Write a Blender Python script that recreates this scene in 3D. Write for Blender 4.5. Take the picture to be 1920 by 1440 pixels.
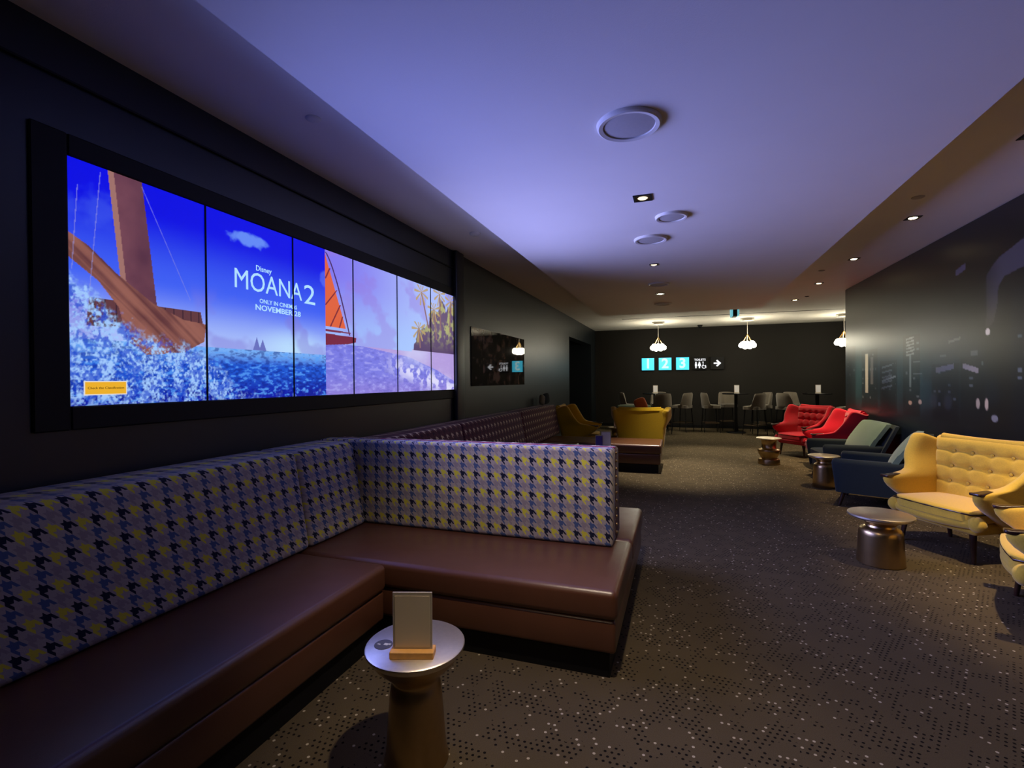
import bpy, bmesh, math, random
import numpy as np
from mathutils import Vector, Matrix

random.seed(7)
S = bpy.context.scene
COL = S.collection
for o in list(bpy.data.objects):
    bpy.data.objects.remove(o)

# ------------------------------------------------------------------ camera
F_PX, YAW, PITCH, ROLL, CAM_H = 920.06, 0.3312, 0.0069, 0.0080, 1.5
def cam_axes():
    cy, sy = math.cos(YAW), math.sin(YAW); cp, sp = math.cos(PITCH), math.sin(PITCH)
    f = Vector((-sy*cp, cy*cp, -sp)); r = Vector((cy, sy, 0)); d = f.cross(r)
    cr, sr = math.cos(ROLL), math.sin(ROLL)
    return cr*r + sr*d, -sr*r + cr*d, f
r_, d_, f_ = cam_axes()
cd = bpy.data.cameras.new('camera'); cam = bpy.data.objects.new('camera', cd); COL.objects.link(cam)
cd.sensor_width = 36; cd.lens = 36*F_PX/1920; cd.clip_start = 0.02; cd.clip_end = 100
m = Matrix.Identity(4)
for i in range(3):
    m[i][0] = r_[i]; m[i][1] = -d_[i]; m[i][2] = -f_[i]
m[2][3] = CAM_H
cam.matrix_world = m
S.camera = cam

# ------------------------------------------------------------------ world, exposure
w = bpy.data.worlds.new('world'); S.world = w; w.use_nodes = True
w.node_tree.nodes['Background'].inputs[0].default_value = (0.01, 0.01, 0.012, 1)
w.node_tree.nodes['Background'].inputs[1].default_value = 0.2
vs = S.view_settings
vs.view_transform = 'Standard'; vs.look = 'None'; vs.exposure = 0.0; vs.gamma = 1.0; vs.use_curve_mapping = False

# ------------------------------------------------------------------ room numbers (metres)
WX, CZ, BY, MX, MY = -2.65, 3.107, 16.17, 2.844, 10.44
PL, PR_, PY, PZ = -1.683, 1.540, 10.90, 2.907
FRONT_Y = -4.0
SY0, SP, SZ0, SZ1 = 1.4655, 0.6875, 1.398, 2.545       # video wall

# added area lights that boost the glow of the six panels
# (deep blue picture on the first two and a half panels, pale lilac picture on the rest)
for p0, p1, en, co in ((0.06, 2.44, 36, (0.22, 0.28, 1.0)), (2.56, 5.94, 84, (0.34, 0.38, 1.0))):
    ld = bpy.data.lights.new('video_wall_boost_light', 'AREA'); ld.shape = 'RECTANGLE'
    ld.size = (p1-p0)*SP; ld.size_y = SZ1-SZ0-0.1; ld.energy = en; ld.color = co; ld.spread = math.radians(104)
    lo = bpy.data.objects.new('video_wall_boost_light', ld); COL.objects.link(lo)
    lo.matrix_world = Matrix(((0, 0, -1, WX+0.03), (1, 0, 0, SY0+(p0+p1)/2*SP), (0, -1, 0, (SZ0+SZ1)/2), (0, 0, 0, 1)))

# ================================================================== helpers
def srgb(r, g, b):
    f = lambda c: (c/255/12.92) if c/255 <= 0.04045 else ((c/255+0.055)/1.055)**2.4
    return (f(r), f(g), f(b), 1.0)

class N:
    """small node-tree writer"""
    def __init__(s, name):
        s.m = bpy.data.materials.new(name); s.m.use_nodes = True; s.t = s.m.node_tree
        s.b = s.t.nodes['Principled BSDF']; s.o = s.t.nodes['Material Output']
    def add(s, typ, **k):
        n = s.t.nodes.new(typ)
        for a, v in k.items(): setattr(n, a, v)
        return n
    def put(s, sock, v):
        if isinstance(v, bpy.types.NodeSocket): s.t.links.new(v, sock)
        elif v is not None: sock.default_value = v
    def math(s, op, a, b=None, c=None):
        n = s.add('ShaderNodeMath', operation=op)
        s.put(n.inputs[0], a); s.put(n.inputs[1], b); s.put(n.inputs[2], c)
        return n.outputs[0]
    def mix(s, f, a, b):
        n = s.add('ShaderNodeMix', data_type='RGBA')
        s.put(n.inputs[0], f); s.put(n.inputs[6], a); s.put(n.inputs[7], b)
        return n.outputs[2]
    def coord(s, kind='Object'):
        return s.add('ShaderNodeTexCoord').outputs[kind]
    def xyz(s, v):
        n = s.add('ShaderNodeSeparateXYZ'); s.put(n.inputs[0], v); return n.outputs
    def noise(s, v, scale, detail=2.0, rough=0.5):
        n = s.add('ShaderNodeTexNoise'); s.put(n.inputs['Vector'], v)
        n.inputs['Scale'].default_value = scale; n.inputs['Detail'].default_value = detail; n.inputs['Roughness'].default_value = rough
        return n.outputs['Fac']
    def bump(s, h, strength, dist=0.01):
        n = s.add('ShaderNodeBump'); n.inputs['Strength'].default_value = strength; n.inputs['Distance'].default_value = dist
        s.put(n.inputs['Height'], h); s.t.links.new(n.outputs[0], s.b.inputs['Normal'])

def mat(name, col, rough=0.6, metal=0.0, spec=0.5, var=0.0, vscale=8.0, bump=0.0, bscale=200.0, coat=0.0, sheen=0.0, bdist=0.002):
    n = N(name); b = n.b
    c = n.coord()
    if var:
        f = n.noise(c, vscale, 4)
        d = tuple(x*(1-var) for x in col[:3])+(1,); e = tuple(min(1, x*(1+var)) for x in col[:3])+(1,)
        n.put(b.inputs['Base Color'], n.mix(f, d, e))
    else:
        b.inputs['Base Color'].default_value = col
    b.inputs['Roughness'].default_value = rough; b.inputs['Metallic'].default_value = metal
    b.inputs['Specular IOR Level'].default_value = spec
    b.inputs['Coat Weight'].default_value = coat; b.inputs['Sheen Weight'].default_value = sheen
    if bump: n.bump(n.noise(c, bscale, 3), bump, bdist)
    return n.m

def emit(name, col, strength):
    n = N(name)
    n.b.inputs['Base Color'].default_value = (0.02, 0.02, 0.02, 1)
    n.b.inputs['Emission Color'].default_value = col
    n.b.inputs['Emission Strength'].default_value = strength
    n.b.inputs['Roughness'].default_value = 0.4
    return n.m

def houndstooth(name, ucoord, vcoord, pitch, ground, c_even_a, c_even_b, c_odd_a, c_odd_b, off=(0, 0)):
    """woven houndstooth: two colour rows alternate. ucoord/vcoord are (x,y,z) weights."""
    n = N(name); X, Y, Z = n.xyz(n.coord())
    def lin(wt, o):
        a = n.math('MULTIPLY', X, wt[0]/pitch[0] if wt is ucoord else wt[0]/pitch[1])
        k = pitch[0] if wt is ucoord else pitch[1]
        a = n.math('MULTIPLY_ADD', Y, wt[1]/k, a); a = n.math('MULTIPLY_ADD', Z, wt[2]/k, a)
        return n.math('ADD', a, o+400.0)
    u = lin(ucoord, off[0]); v = lin(vcoord, off[1])
    fu = n.math('FRACT', u); fv = n.math('FRACT', v); iu = n.math('FLOOR', u); iv = n.math('FLOOR', v)
    wu = n.math('LESS_THAN', fu, 0.5); wv = n.math('LESS_THAN', fv, 0.5)
    s = n.math('ADD', fu, fv)
    tw = n.math('LESS_THAN', n.math('FRACT', n.math('MULTIPLY', s, 2.0)), 0.5)
    # mask = wu where twill else wv
    mask = n.math('ADD', n.math('MULTIPLY', wu, tw), n.math('MULTIPLY', wv, n.math('SUBTRACT', 1.0, tw)))
    jj = n.math('ADD', iv, n.math('MULTIPLY', n.math('SUBTRACT', 1.0, wv), n.math('GREATER_THAN', s, 0.875)))
    ii = n.math('ADD', iu, n.math('MULTIPLY', n.math('SUBTRACT', 1.0, wu), n.math('GREATER_THAN', s, 1.125)))
    pi_ = n.math('MODULO', ii, 2.0); pj = n.math('MODULO', jj, 2.0)
    even = n.mix(pi_, c_even_a, c_even_b); odd = n.mix(pi_, c_odd_a, c_odd_b)
    star = n.mix(pj, even, odd)
    nz = n.noise(n.coord(), 260, 2)
    g = n.mix(n.math('MULTIPLY', nz, 0.5), ground, tuple(x*0.55 for x in ground[:3])+(1,))
    n.put(n.b.inputs['Base Color'], n.mix(mask, g, star))
    n.b.inputs['Roughness'].default_value = 0.9; n.b.inputs['Specular IOR Level'].default_value = 0.15
    n.b.inputs['Sheen Weight'].default_value = 0.15
    n.bump(n.noise(n.coord(), 420, 2), 0.35, 0.003)
    return n.m

def carpet():
    n = N('patterned_carpet'); X, Y, Z = n.xyz(n.coord())
    cell = 0.027
    ca, sa = math.cos(0.0), math.sin(0.0)
    u = n.math('MULTIPLY', X, 1/cell); v = n.math('MULTIPLY', Y, 1/cell)
    # each second row is shifted half a cell
    row = n.math('FLOOR', v)
    u = n.math('MULTIPLY_ADD', n.math('MODULO', n.math('ADD', row, 2000.0), 2.0), 0.5, u)
    fu = n.math('SUBTRACT', n.math('FRACT', u), 0.5); fv = n.math('SUBTRACT', n.math('FRACT', v), 0.5)
    r2 = n.math('ADD', n.math('MULTIPLY', fu, fu), n.math('MULTIPLY', fv, fv))
    dot = n.math('LESS_THAN', r2, 0.05)
    cv = n.add('ShaderNodeCombineXYZ'); n.put(cv.inputs[0], n.math('FLOOR', u)); n.put(cv.inputs[1], row)
    wn = n.add('ShaderNodeTexWhiteNoise', noise_dimensions='2D'); n.put(wn.inputs['Vector'], cv.outputs[0])
    rnd = wn.outputs['Value']
    cl = n.noise(n.coord(), 9.0, 2)
    dark_on = n.math('MULTIPLY', n.math('GREATER_THAN', cl, 0.50), n.math('LESS_THAN', rnd, 0.80))
    light_on = n.math('GREATER_THAN', rnd, 0.935)
    base = n.mix(n.noise(n.coord(), 350, 3), srgb(62, 53, 40), srgb(104, 91, 68))
    patch = n.mix(n.noise(n.coord(), 2.2, 2), (0.75, 0.75, 0.75, 1), (1.1, 1.1, 1.1, 1))
    mu = n.add('ShaderNodeMix', data_type='RGBA', blend_type='MULTIPLY'); mu.inputs[0].default_value = 1
    n.put(mu.inputs[6], base); n.put(mu.inputs[7], patch)
    c1 = n.mix(n.math('MULTIPLY', dot, dark_on), mu.outputs[2], srgb(22, 18, 15))
    c2 = n.mix(n.math('MULTIPLY', dot, light_on), c1, srgb(176, 164, 140))
    n.put(n.b.inputs['Base Color'], c2)
    n.b.inputs['Roughness'].default_value = 0.95; n.b.inputs['Specular IOR Level'].default_value = 0.1
    n.bump(n.noise(n.coord(), 500, 2), 0.5, 0.004)
    return n.m

def attr_emission(name, strength):
    n = N(name); a = n.add('ShaderNodeAttribute', attribute_name='picture')
    n.b.inputs['Base Color'].default_value = (0.01, 0.01, 0.01, 1)
    n.put(n.b.inputs['Emission Color'], a.outputs['Color']); n.b.inputs['Emission Strength'].default_value = strength
    n.b.inputs['Roughness'].default_value = 0.5
    return n.m

def attr_print(name, rough, coat=0.0, spec=0.5):
    n = N(name); a = n.add('ShaderNodeAttribute', attribute_name='picture')
    n.put(n.b.inputs['Base Color'], a.outputs['Color']); n.b.inputs['Roughness'].default_value = rough
    n.b.inputs['Coat Weight'].default_value = coat; n.b.inputs['Specular IOR Level'].default_value = spec
    n.b.inputs['Coat Roughness'].default_value = 0.02
    return n.m

# ------------------------------------------------------------------ mesh helpers
def link(name, me, material=None, parent=None, loc=None, smooth=None):
    if smooth is not None and len(me.polygons):
        me.polygons.foreach_set('use_smooth', [True]*len(me.polygons)); me.set_sharp_from_angle(angle=math.radians(smooth))
    o = bpy.data.objects.new(name, me); COL.objects.link(o)
    if material is not None:
        if not me.materials: me.materials.append(material)
    if parent is not None: o.parent = parent
    if loc is not None: o.location = loc
    return o

def tag(o, label=None, cat=None, group=None, kind=None):
    if label: o['label'] = label
    if cat: o['category'] = cat
    if group: o['group'] = group
    if kind: o['kind'] = kind
    return o

def thing(name, label, cat, loc=(0, 0, 0), rotz=0.0, group=None):
    o = bpy.data.objects.new(name, None); COL.objects.link(o)
    o.location = loc; o.rotation_euler = (0, 0, rotz); o.empty_display_size = 0.1
    return tag(o, label, cat, group)

def copy_tree(o, parent=None):
    c = o.copy(); COL.objects.link(c); c.parent = parent
    for ch in [x for x in o.children]:
        copy_tree(ch, c)
    return c

class MB:
    def __init__(s): s.bm = bmesh.new()
    def box(s, x0, x1, y0, y1, z0, z1, bev=0.0, seg=3):
        t = bmesh.new()
        bmesh.ops.create_cube(t, size=1.0)
        for v in t.verts:
            v.co = Vector(((x0+x1)/2+v.co.x*(x1-x0), (y0+y1)/2+v.co.y*(y1-y0), (z0+z1)/2+v.co.z*(z1-z0)))
        if bev: bmesh.ops.bevel(t, geom=t.edges[:], offset=bev, segments=seg, affect='EDGES', profile=0.5, clamp_overlap=True)
        return s.absorb(t)
    def absorb(s, t, mw=None):
        if mw is not None: bmesh.ops.transform(t, matrix=mw, verts=t.verts)
        mp = {v: s.bm.verts.new(v.co) for v in t.verts}
        for f in t.faces:
            try: s.bm.faces.new([mp[v] for v in f.verts])
            except ValueError: pass
        t.free(); return s
    def lathe(s, prof, seg=32, c=(0, 0, 0)):
        t = bmesh.new(); rings = []
        for r, z in prof:
            if r < 1e-6: rings.append([t.verts.new((c[0], c[1], c[2]+z))])
            else: rings.append([t.verts.new((c[0]+r*math.cos(2*math.pi*i/seg), c[1]+r*math.sin(2*math.pi*i/seg), c[2]+z)) for i in range(seg)])
        for a, b in zip(rings, rings[1:]):
            for i in range(seg):
                j = (i+1) % seg
                if len(a) == 1 and len(b) == 1: continue
                if len(a) == 1: t.faces.new((a[0], b[j], b[i]))
                elif len(b) == 1: t.faces.new((a[i], a[j], b[0]))
                else: t.faces.new((a[i], a[j], b[j], b[i]))
        bmesh.ops.recalc_face_normals(t, faces=t.faces)
        return s.absorb(t)
    def tube(s, pts, rad, seg=8, closed=False, cap=True):
        t = bmesh.new(); pts = [Vector(p) for p in pts]; n = len(pts)
        rads = rad if isinstance(rad, (list, tuple)) else [rad]*n
        rings = []; up = None
        for i, p in enumerate(pts):
            if closed: d = pts[(i+1) % n]-pts[i-1]
            else: d = pts[min(i+1, n-1)]-pts[max(i-1, 0)]
            d.normalize()
            if up is None:
                up = Vector((0, 0, 1)) if abs(d.z) < 0.9 else Vector((1, 0, 0))
            a = d.cross(up)
            if a.length < 1e-5: a = d.cross(Vector((0.3, 1, 0.2)))
            a.normalize(); b = a.cross(d).normalized(); up = b
            rings.append([t.verts.new(p+rads[i]*(a*math.cos(2*math.pi*k/seg)+b*math.sin(2*math.pi*k/seg))) for k in range(seg)])
        m_ = n if closed else n-1
        for i in range(m_):
            A, B = rings[i], rings[(i+1) % n]
            for k in range(seg): t.faces.new((A[k], A[(k+1) % seg], B[(k+1) % seg], B[k]))
        if cap and not closed:
            t.faces.new(rings[0][::-1]); t.faces.new(rings[-1])
        bmesh.ops.recalc_face_normals(t, faces=t.faces)
        return s.absorb(t)
    def sphere(s, c, r, seg=16, rings=10, sc=(1, 1, 1)):
        t = bmesh.new(); bmesh.ops.create_uvsphere(t, u_segments=seg, v_segments=rings, radius=r)
        for v in t.verts: v.co = Vector((c[0]+v.co.x*sc[0], c[1]+v.co.y*sc[1], c[2]+v.co.z*sc[2]))
        return s.absorb(t)
    def poly(s, pts): 
        s.bm.faces.new([s.bm.verts.new(p) for p in pts]); return s
    def mesh(s, name):
        me = bpy.data.meshes.new(name); s.bm.to_mesh(me); s.bm.free(); return me
    def build(s, name, material=None, parent=None, loc=None, smooth=None):
        return link(name, s.mesh(name), material, parent, loc, smooth)

def interp(pairs, t):
    if t <= pairs[0][0]: return pairs[0][1]
    for (a, b), (c, d) in zip(pairs, pairs[1:]):
        if t <= c: return b+(d-b)*(t-a)/(c-a)
    return pairs[-1][1]

def text_mesh(body, size, extrude=0.001, align='CENTER', bold=0.0):
    cu = bpy.data.curves.new('lettering', 'FONT'); cu.body = body; cu.size = size; cu.extrude = extrude
    cu.align_x = align; cu.align_y = 'CENTER'; cu.offset = bold; cu.resolution_u = 3
    o = bpy.data.objects.new('lettering', cu); COL.objects.link(o)
    dg = bpy.context.evaluated_depsgraph_get(); dg.update()
    me = bpy.data.meshes.new_from_object(o.evaluated_get(dg))
    bpy.data.objects.remove(o); bpy.data.curves.remove(cu)
    me.materials.clear()
    return me

# ================================================================== materials
M = {}
M['carpet'] = carpet()
M['ceiling'] = mat('ceiling_paint', srgb(222, 216, 206), 0.85, spec=0.2, var=0.03, vscale=3, bump=0.3, bscale=160, bdist=0.002)
M['wall_dark'] = mat('dark_wall_paint', srgb(16, 23, 28), 0.40, spec=0.65, var=0.15, vscale=2, bump=0.12, bscale=120)
M['wall_navy'] = mat('navy_wall_paint', srgb(26, 27, 48), 0.55, spec=0.35, var=0.1, vscale=2, bump=0.1, bscale=120)
M['wall_back'] = mat('black_wall_paint', srgb(27, 24, 20), 0.7, spec=0.3, var=0.1, vscale=1.5, bump=0.1, bscale=120)
M['black'] = mat('matt_black', srgb(9, 9, 11), 0.6, spec=0.3, var=0.2, vscale=5)
M['black_gloss'] = mat('gloss_black', srgb(10, 10, 12), 0.25, var=0.2, vscale=5)
M['white'] = mat('white_enamel', srgb(205, 200, 190), 0.6, var=0.04, vscale=10)
M['grille'] = mat('grey_grille', srgb(170, 165, 160), 0.75, var=0.06, vscale=60, bump=0.4, bscale=500)
def leather(name, c1, rough):
    n = N(name); c = n.coord()
    n.put(n.b.inputs['Base Color'], n.mix(n.noise(c, 5, 5), tuple(x*0.7 for x in c1[:3])+(1,), c1))
    vo = n.add('ShaderNodeTexVoronoi'); n.put(vo.inputs['Vector'], c); vo.inputs['Scale'].default_value = 420
    n.bump(vo.outputs['Distance'], 0.22, 0.001)
    rr = n.math('MULTIPLY_ADD', n.noise(c, 9, 3), 0.16, rough-0.08); n.put(n.b.inputs['Roughness'], rr)
    n.b.inputs['Specular IOR Level'].default_value = 0.6; n.b.inputs['Coat Weight'].default_value = 0.35; n.b.inputs['Coat Roughness'].default_value = 0.3
    return n.m
M['leather'] = leather('brown_leather', srgb(98, 60, 40), 0.34)
M['wood_dark'] = mat('dark_wood', srgb(48, 26, 17), 0.3, var=0.3, vscale=20, coat=0.3)
M['wood_light'] = mat('pale_timber', srgb(206, 152, 84), 0.5, var=0.25, vscale=30)
M['brass'] = mat('brushed_brass', srgb(186, 158, 112), 0.30, metal=1.0, var=0.08, vscale=40, bump=0.08, bscale=200)
M['brass_top'] = mat('scratched_brass', srgb(226, 214, 192), 0.40, metal=1.0, var=0.10, vscale=60, bump=0.15, bscale=250)
M['chrome'] = mat('brushed_footrest', srgb(190, 170, 140), 0.3, metal=1.0, var=0.05)
def fabric(name, c, sheen=0.3):
    return mat(name, c, 0.92, spec=0.15, var=0.16, vscale=90, bump=0.5, bscale=330, sheen=sheen, bdist=0.003)
M['yellow'] = fabric('mustard_wool', srgb(206, 168, 54))
M['yellow_dim'] = fabric('deep_mustard_wool', srgb(190, 154, 22))
M['red'] = fabric('crimson_wool', srgb(186, 13, 38))
M['green'] = fabric('sage_velvet', srgb(98, 118, 96), 0.25)
M['teal'] = fabric('dark_teal_velvet', srgb(36, 45, 45), 0.15)
M['orange'] = fabric('rust_fabric', srgb(186, 92, 44))
M['olive'] = fabric('olive_fabric', srgb(92, 88, 66))
M['stool'] = fabric('grey_stool_fabric', srgb(112, 104, 92))
M['card'] = mat('cream_card', srgb(214, 200, 176), 0.6, var=0.03, vscale=30)
M['card_white'] = mat('white_card', srgb(226, 224, 228), 0.5, var=0.03, vscale=30)
M['card_blue'] = mat('violet_card', srgb(84, 72, 150), 0.5, var=0.1, vscale=30)
M['acrylic'] = mat('frosted_acrylic_edge', srgb(190, 180, 165), 0.25, var=0.04, vscale=20)
M['sticker'] = mat('slate_sticker', srgb(66, 68, 86), 0.5, var=0.05, vscale=60)
M['print_grey'] = mat('pale_print', srgb(180, 184, 196), 0.5, var=0.05, vscale=60)
GREY_FAB = dict(pitch=(0.0497, 0.058), ground=srgb(178, 166, 162),
    c_even_a=srgb(216, 206, 66), c_even_b=srgb(22, 26, 48), c_odd_a=srgb(150, 138, 140), c_odd_b=srgb(74, 92, 134))
MAR_FAB = dict(pitch=(0.0580, 0.058), ground=srgb(96, 50, 52),
    c_even_a=srgb(206, 188, 150), c_even_b=srgb(66, 28, 38), c_odd_a=srgb(84, 40, 46), c_odd_b=srgb(60, 28, 40))
M['hound_wall'] = houndstooth('grey_houndstooth_wall', (0, 1, 0), (-0.6, 0, 1), off=(0, 0.30), **GREY_FAB)
M['hound_div'] = houndstooth('grey_houndstooth_divider', (1, 0, 0), (0, 1, 1), off=(0, 0.10), **GREY_FAB)
M['mar_wall'] = houndstooth('maroon_houndstooth_wall', (0, 1, 0), (-0.6, 0, 1), off=(0, 0.30), **MAR_FAB)
M['mar_div'] = houndstooth('maroon_houndstooth_divider', (1, 0, 0), (0, -1, 1), off=(0, 0.10), **MAR_FAB)
M['mar_end'] = houndstooth('maroon_houndstooth_end', (0, 1, 0), (0, 0, 1), off=(0, 0.10), **MAR_FAB)
M['magenta'] = mat('magenta_piping', srgb(150, 30, 78), 0.7, var=0.1, vscale=60)
M['screen'] = attr_emission('screen_picture', 1.0)
M['mural'] = attr_print('night_city_print', 0.34, spec=0.65)
M['collage'] = attr_print('collage_print', 0.025, spec=1.0)
M['lamp_warm'] = emit('warm_lamp', (1.0, 0.78, 0.42, 1), 14)
M['lamp_dim'] = emit('dim_lamp', (1.0, 0.80, 0.55, 1), 1.6)
M['globe'] = emit('glass_globe_glow', (1.0, 0.92, 0.70, 1), 44.0)
M['sign_cyan'] = emit('backlit_cyan', (0.03, 0.32, 0.44, 1), 3.0)
M['sign_white'] = emit('backlit_white', srgb(205, 250, 255), 1.2)
M['sign_plain'] = emit('backlit_plain_white', srgb(240, 240, 245), 1.3)
M['exit'] = emit('backlit_teal', srgb(110, 190, 205), 0.9)
M['letter'] = emit('screen_lettering', srgb(176, 222, 255), 1.0)
M['letter_dark'] = mat('badge_lettering', srgb(70, 50, 20), 0.6, var=0.05)
M['badge'] = emit('screen_badge', srgb(240, 178, 40), 0.95)
M['badge_edge'] = emit('screen_badge_edge', srgb(235, 230, 225), 0.9)

# ================================================================== setting
def struct(name, mb, material, label, cat, smooth=None):
    return tag(mb.build(name, material, smooth=smooth), label, cat, kind='structure')
struct('floor', MB().box(-3.6, 6.7, FRONT_Y-0.2, BY+0.3, -0.12, 0), M['carpet'], 'dark brown carpet with scattered pale and black dots', 'floor')
struct('ceiling', MB().box(-3.6, 6.7, FRONT_Y-0.2, BY+0.3, CZ, CZ+0.15), M['ceiling'], 'off white upper ceiling around the dropped panel', 'ceiling')
struct('ceiling_panel', MB().box(PL, PR_, FRONT_Y, PY, PZ, CZ, 0.004, 1), M['ceiling'], 'long dropped ceiling panel lit violet by the video wall', 'ceiling')
DY0, DY1, DZ = 12.15, 15.35, 2.60
wl = MB(); wl.box(WX-0.25, WX, FRONT_Y, DY0, 0, CZ); wl.box(WX-0.25, WX, DY0, DY1, DZ, CZ); wl.box(WX-0.25, WX, DY1, BY, 0, CZ)
struct('wall_left', wl, M['wall_dark'], 'dark slate wall with the doorway beyond the seating', 'wall')
wr = MB(); wr.box(WX-0.85, WX-0.75, DY0-0.2, DY1+0.2, 0, CZ); wr.box(WX-0.75, WX-0.25, DY0-0.12, DY0, 0, CZ); wr.box(WX-0.75, WX-0.25, DY1, DY1+0.12, 0, CZ)
struct('wall_recess', wr, M['wall_dark'], 'dark walls of the recess behind the doorway', 'wall')
struct('wall_back', MB().box(-3.6, 6.7, BY, BY+0.2, 0, CZ), M['wall_back'], 'black end wall carrying the lit number signs', 'wall')
struct('wall_front', MB().box(-3.0, 3.3, FRONT_Y-0.2, FRONT_Y, 0, CZ), M['wall_dark'], 'dark wall closing the lounge behind the seats', 'wall')
struct('wall_right', MB().box(MX+0.012, MX+0.40, FRONT_Y, MY, 0, CZ), M['wall_dark'], 'dark wall behind the city mural', 'wall')
struct('wall_return', MB().box(MX+0.40, 6.6, MY-0.3, MY-0.1, 0, CZ), M['wall_dark'], 'dark wall turning the corner past the mural', 'wall')
struct('wall_alcove', MB().box(6.5, 6.7, MY-0.3, BY, 0, CZ), M['wall_dark'], 'dark side wall of the bar table area', 'wall')
d1 = tag(thing('door_1', 'dark flush door deep in the doorway recess', 'door', (WX-0.75, 12.75, 0)), kind='structure')
MB().box(0, 0.05, 0, 0.95, 0, 2.1, 0.004, 1).build('door_leaf', M['black_gloss'], d1)
MB().tube([(0.05, 0.85, 1.02), (0.10, 0.85, 1.02), (0.10, 0.72, 1.02)], 0.011).build('door_handle', M['chrome'], d1, smooth=40)
# pilaster between the screen bay and the far wall
struct('trim_1', MB().box(WX, WX+0.06, 5.48, 5.70, 0, CZ, 0.015, 3), M['wall_dark'], 'slim grey pilaster beside the video wall', 'trim', 40)
struct('trim_2', MB().box(-1.47, 6.4, 13.28, 13.34, CZ-0.004, CZ+0.001), M['black'], 'black slot air vent across the rear ceiling', 'vent')
struct('baseboard_back', MB().box(WX, 6.5, BY-0.02, BY, 0, 0.10), M['black'], 'black skirting along the end wall', 'skirting')
# thin cove line above the screen housing
struct('trim_3', MB().box(WX, WX+0.02, 1.0, 5.48, 2.88, 2.89), M['black'], 'thin shadow line above the video wall housing', 'trim')

# ================================================================== picture painting (numpy)
rng = np.random.RandomState(3)
LAT = rng.rand(256, 256)
def vnoise(x, y):
    xi = np.floor(x).astype(int); yi = np.floor(y).astype(int); fx = x-xi; fy = y-yi
    fx = fx*fx*(3-2*fx); fy = fy*fy*(3-2*fy)
    g = lambda a, b: LAT[a % 256, b % 256]
    return (g(xi, yi)*(1-fx)+g(xi+1, yi)*fx)*(1-fy)+(g(xi, yi+1)*(1-fx)+g(xi+1, yi+1)*fx)*fy
def fbm(x, y, o=4):
    a, s, t = 0.5, 0.0, 0.0
    for k in range(o):
        s = s+a*vnoise(x*2**k+17*k, y*2**k+31*k); t += a; a *= 0.5
    return s/t
def sst(a, b, x):
    t = np.clip((x-a)/(b-a), 0, 1); return t*t*(3-2*t)
def L(r, g, b): return np.array(srgb(r, g, b)[:3])
def blend(c, m_, col):
    m_ = np.clip(m_, 0, 1)[..., None]; return c*(1-m_)+np.asarray(col)*m_
def inpoly(x, y, P):
    r = np.zeros(x.shape, bool); n = len(P)
    for i in range(n):
        (x0, y0), (x1, y1) = P[i], P[(i+1) % n]
        if y0 == y1: continue
        c = ((y0 > y) != (y1 > y)) & (x < (x1-x0)*(y-y0)/(y1-y0)+x0); r ^= c
    return r

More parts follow.
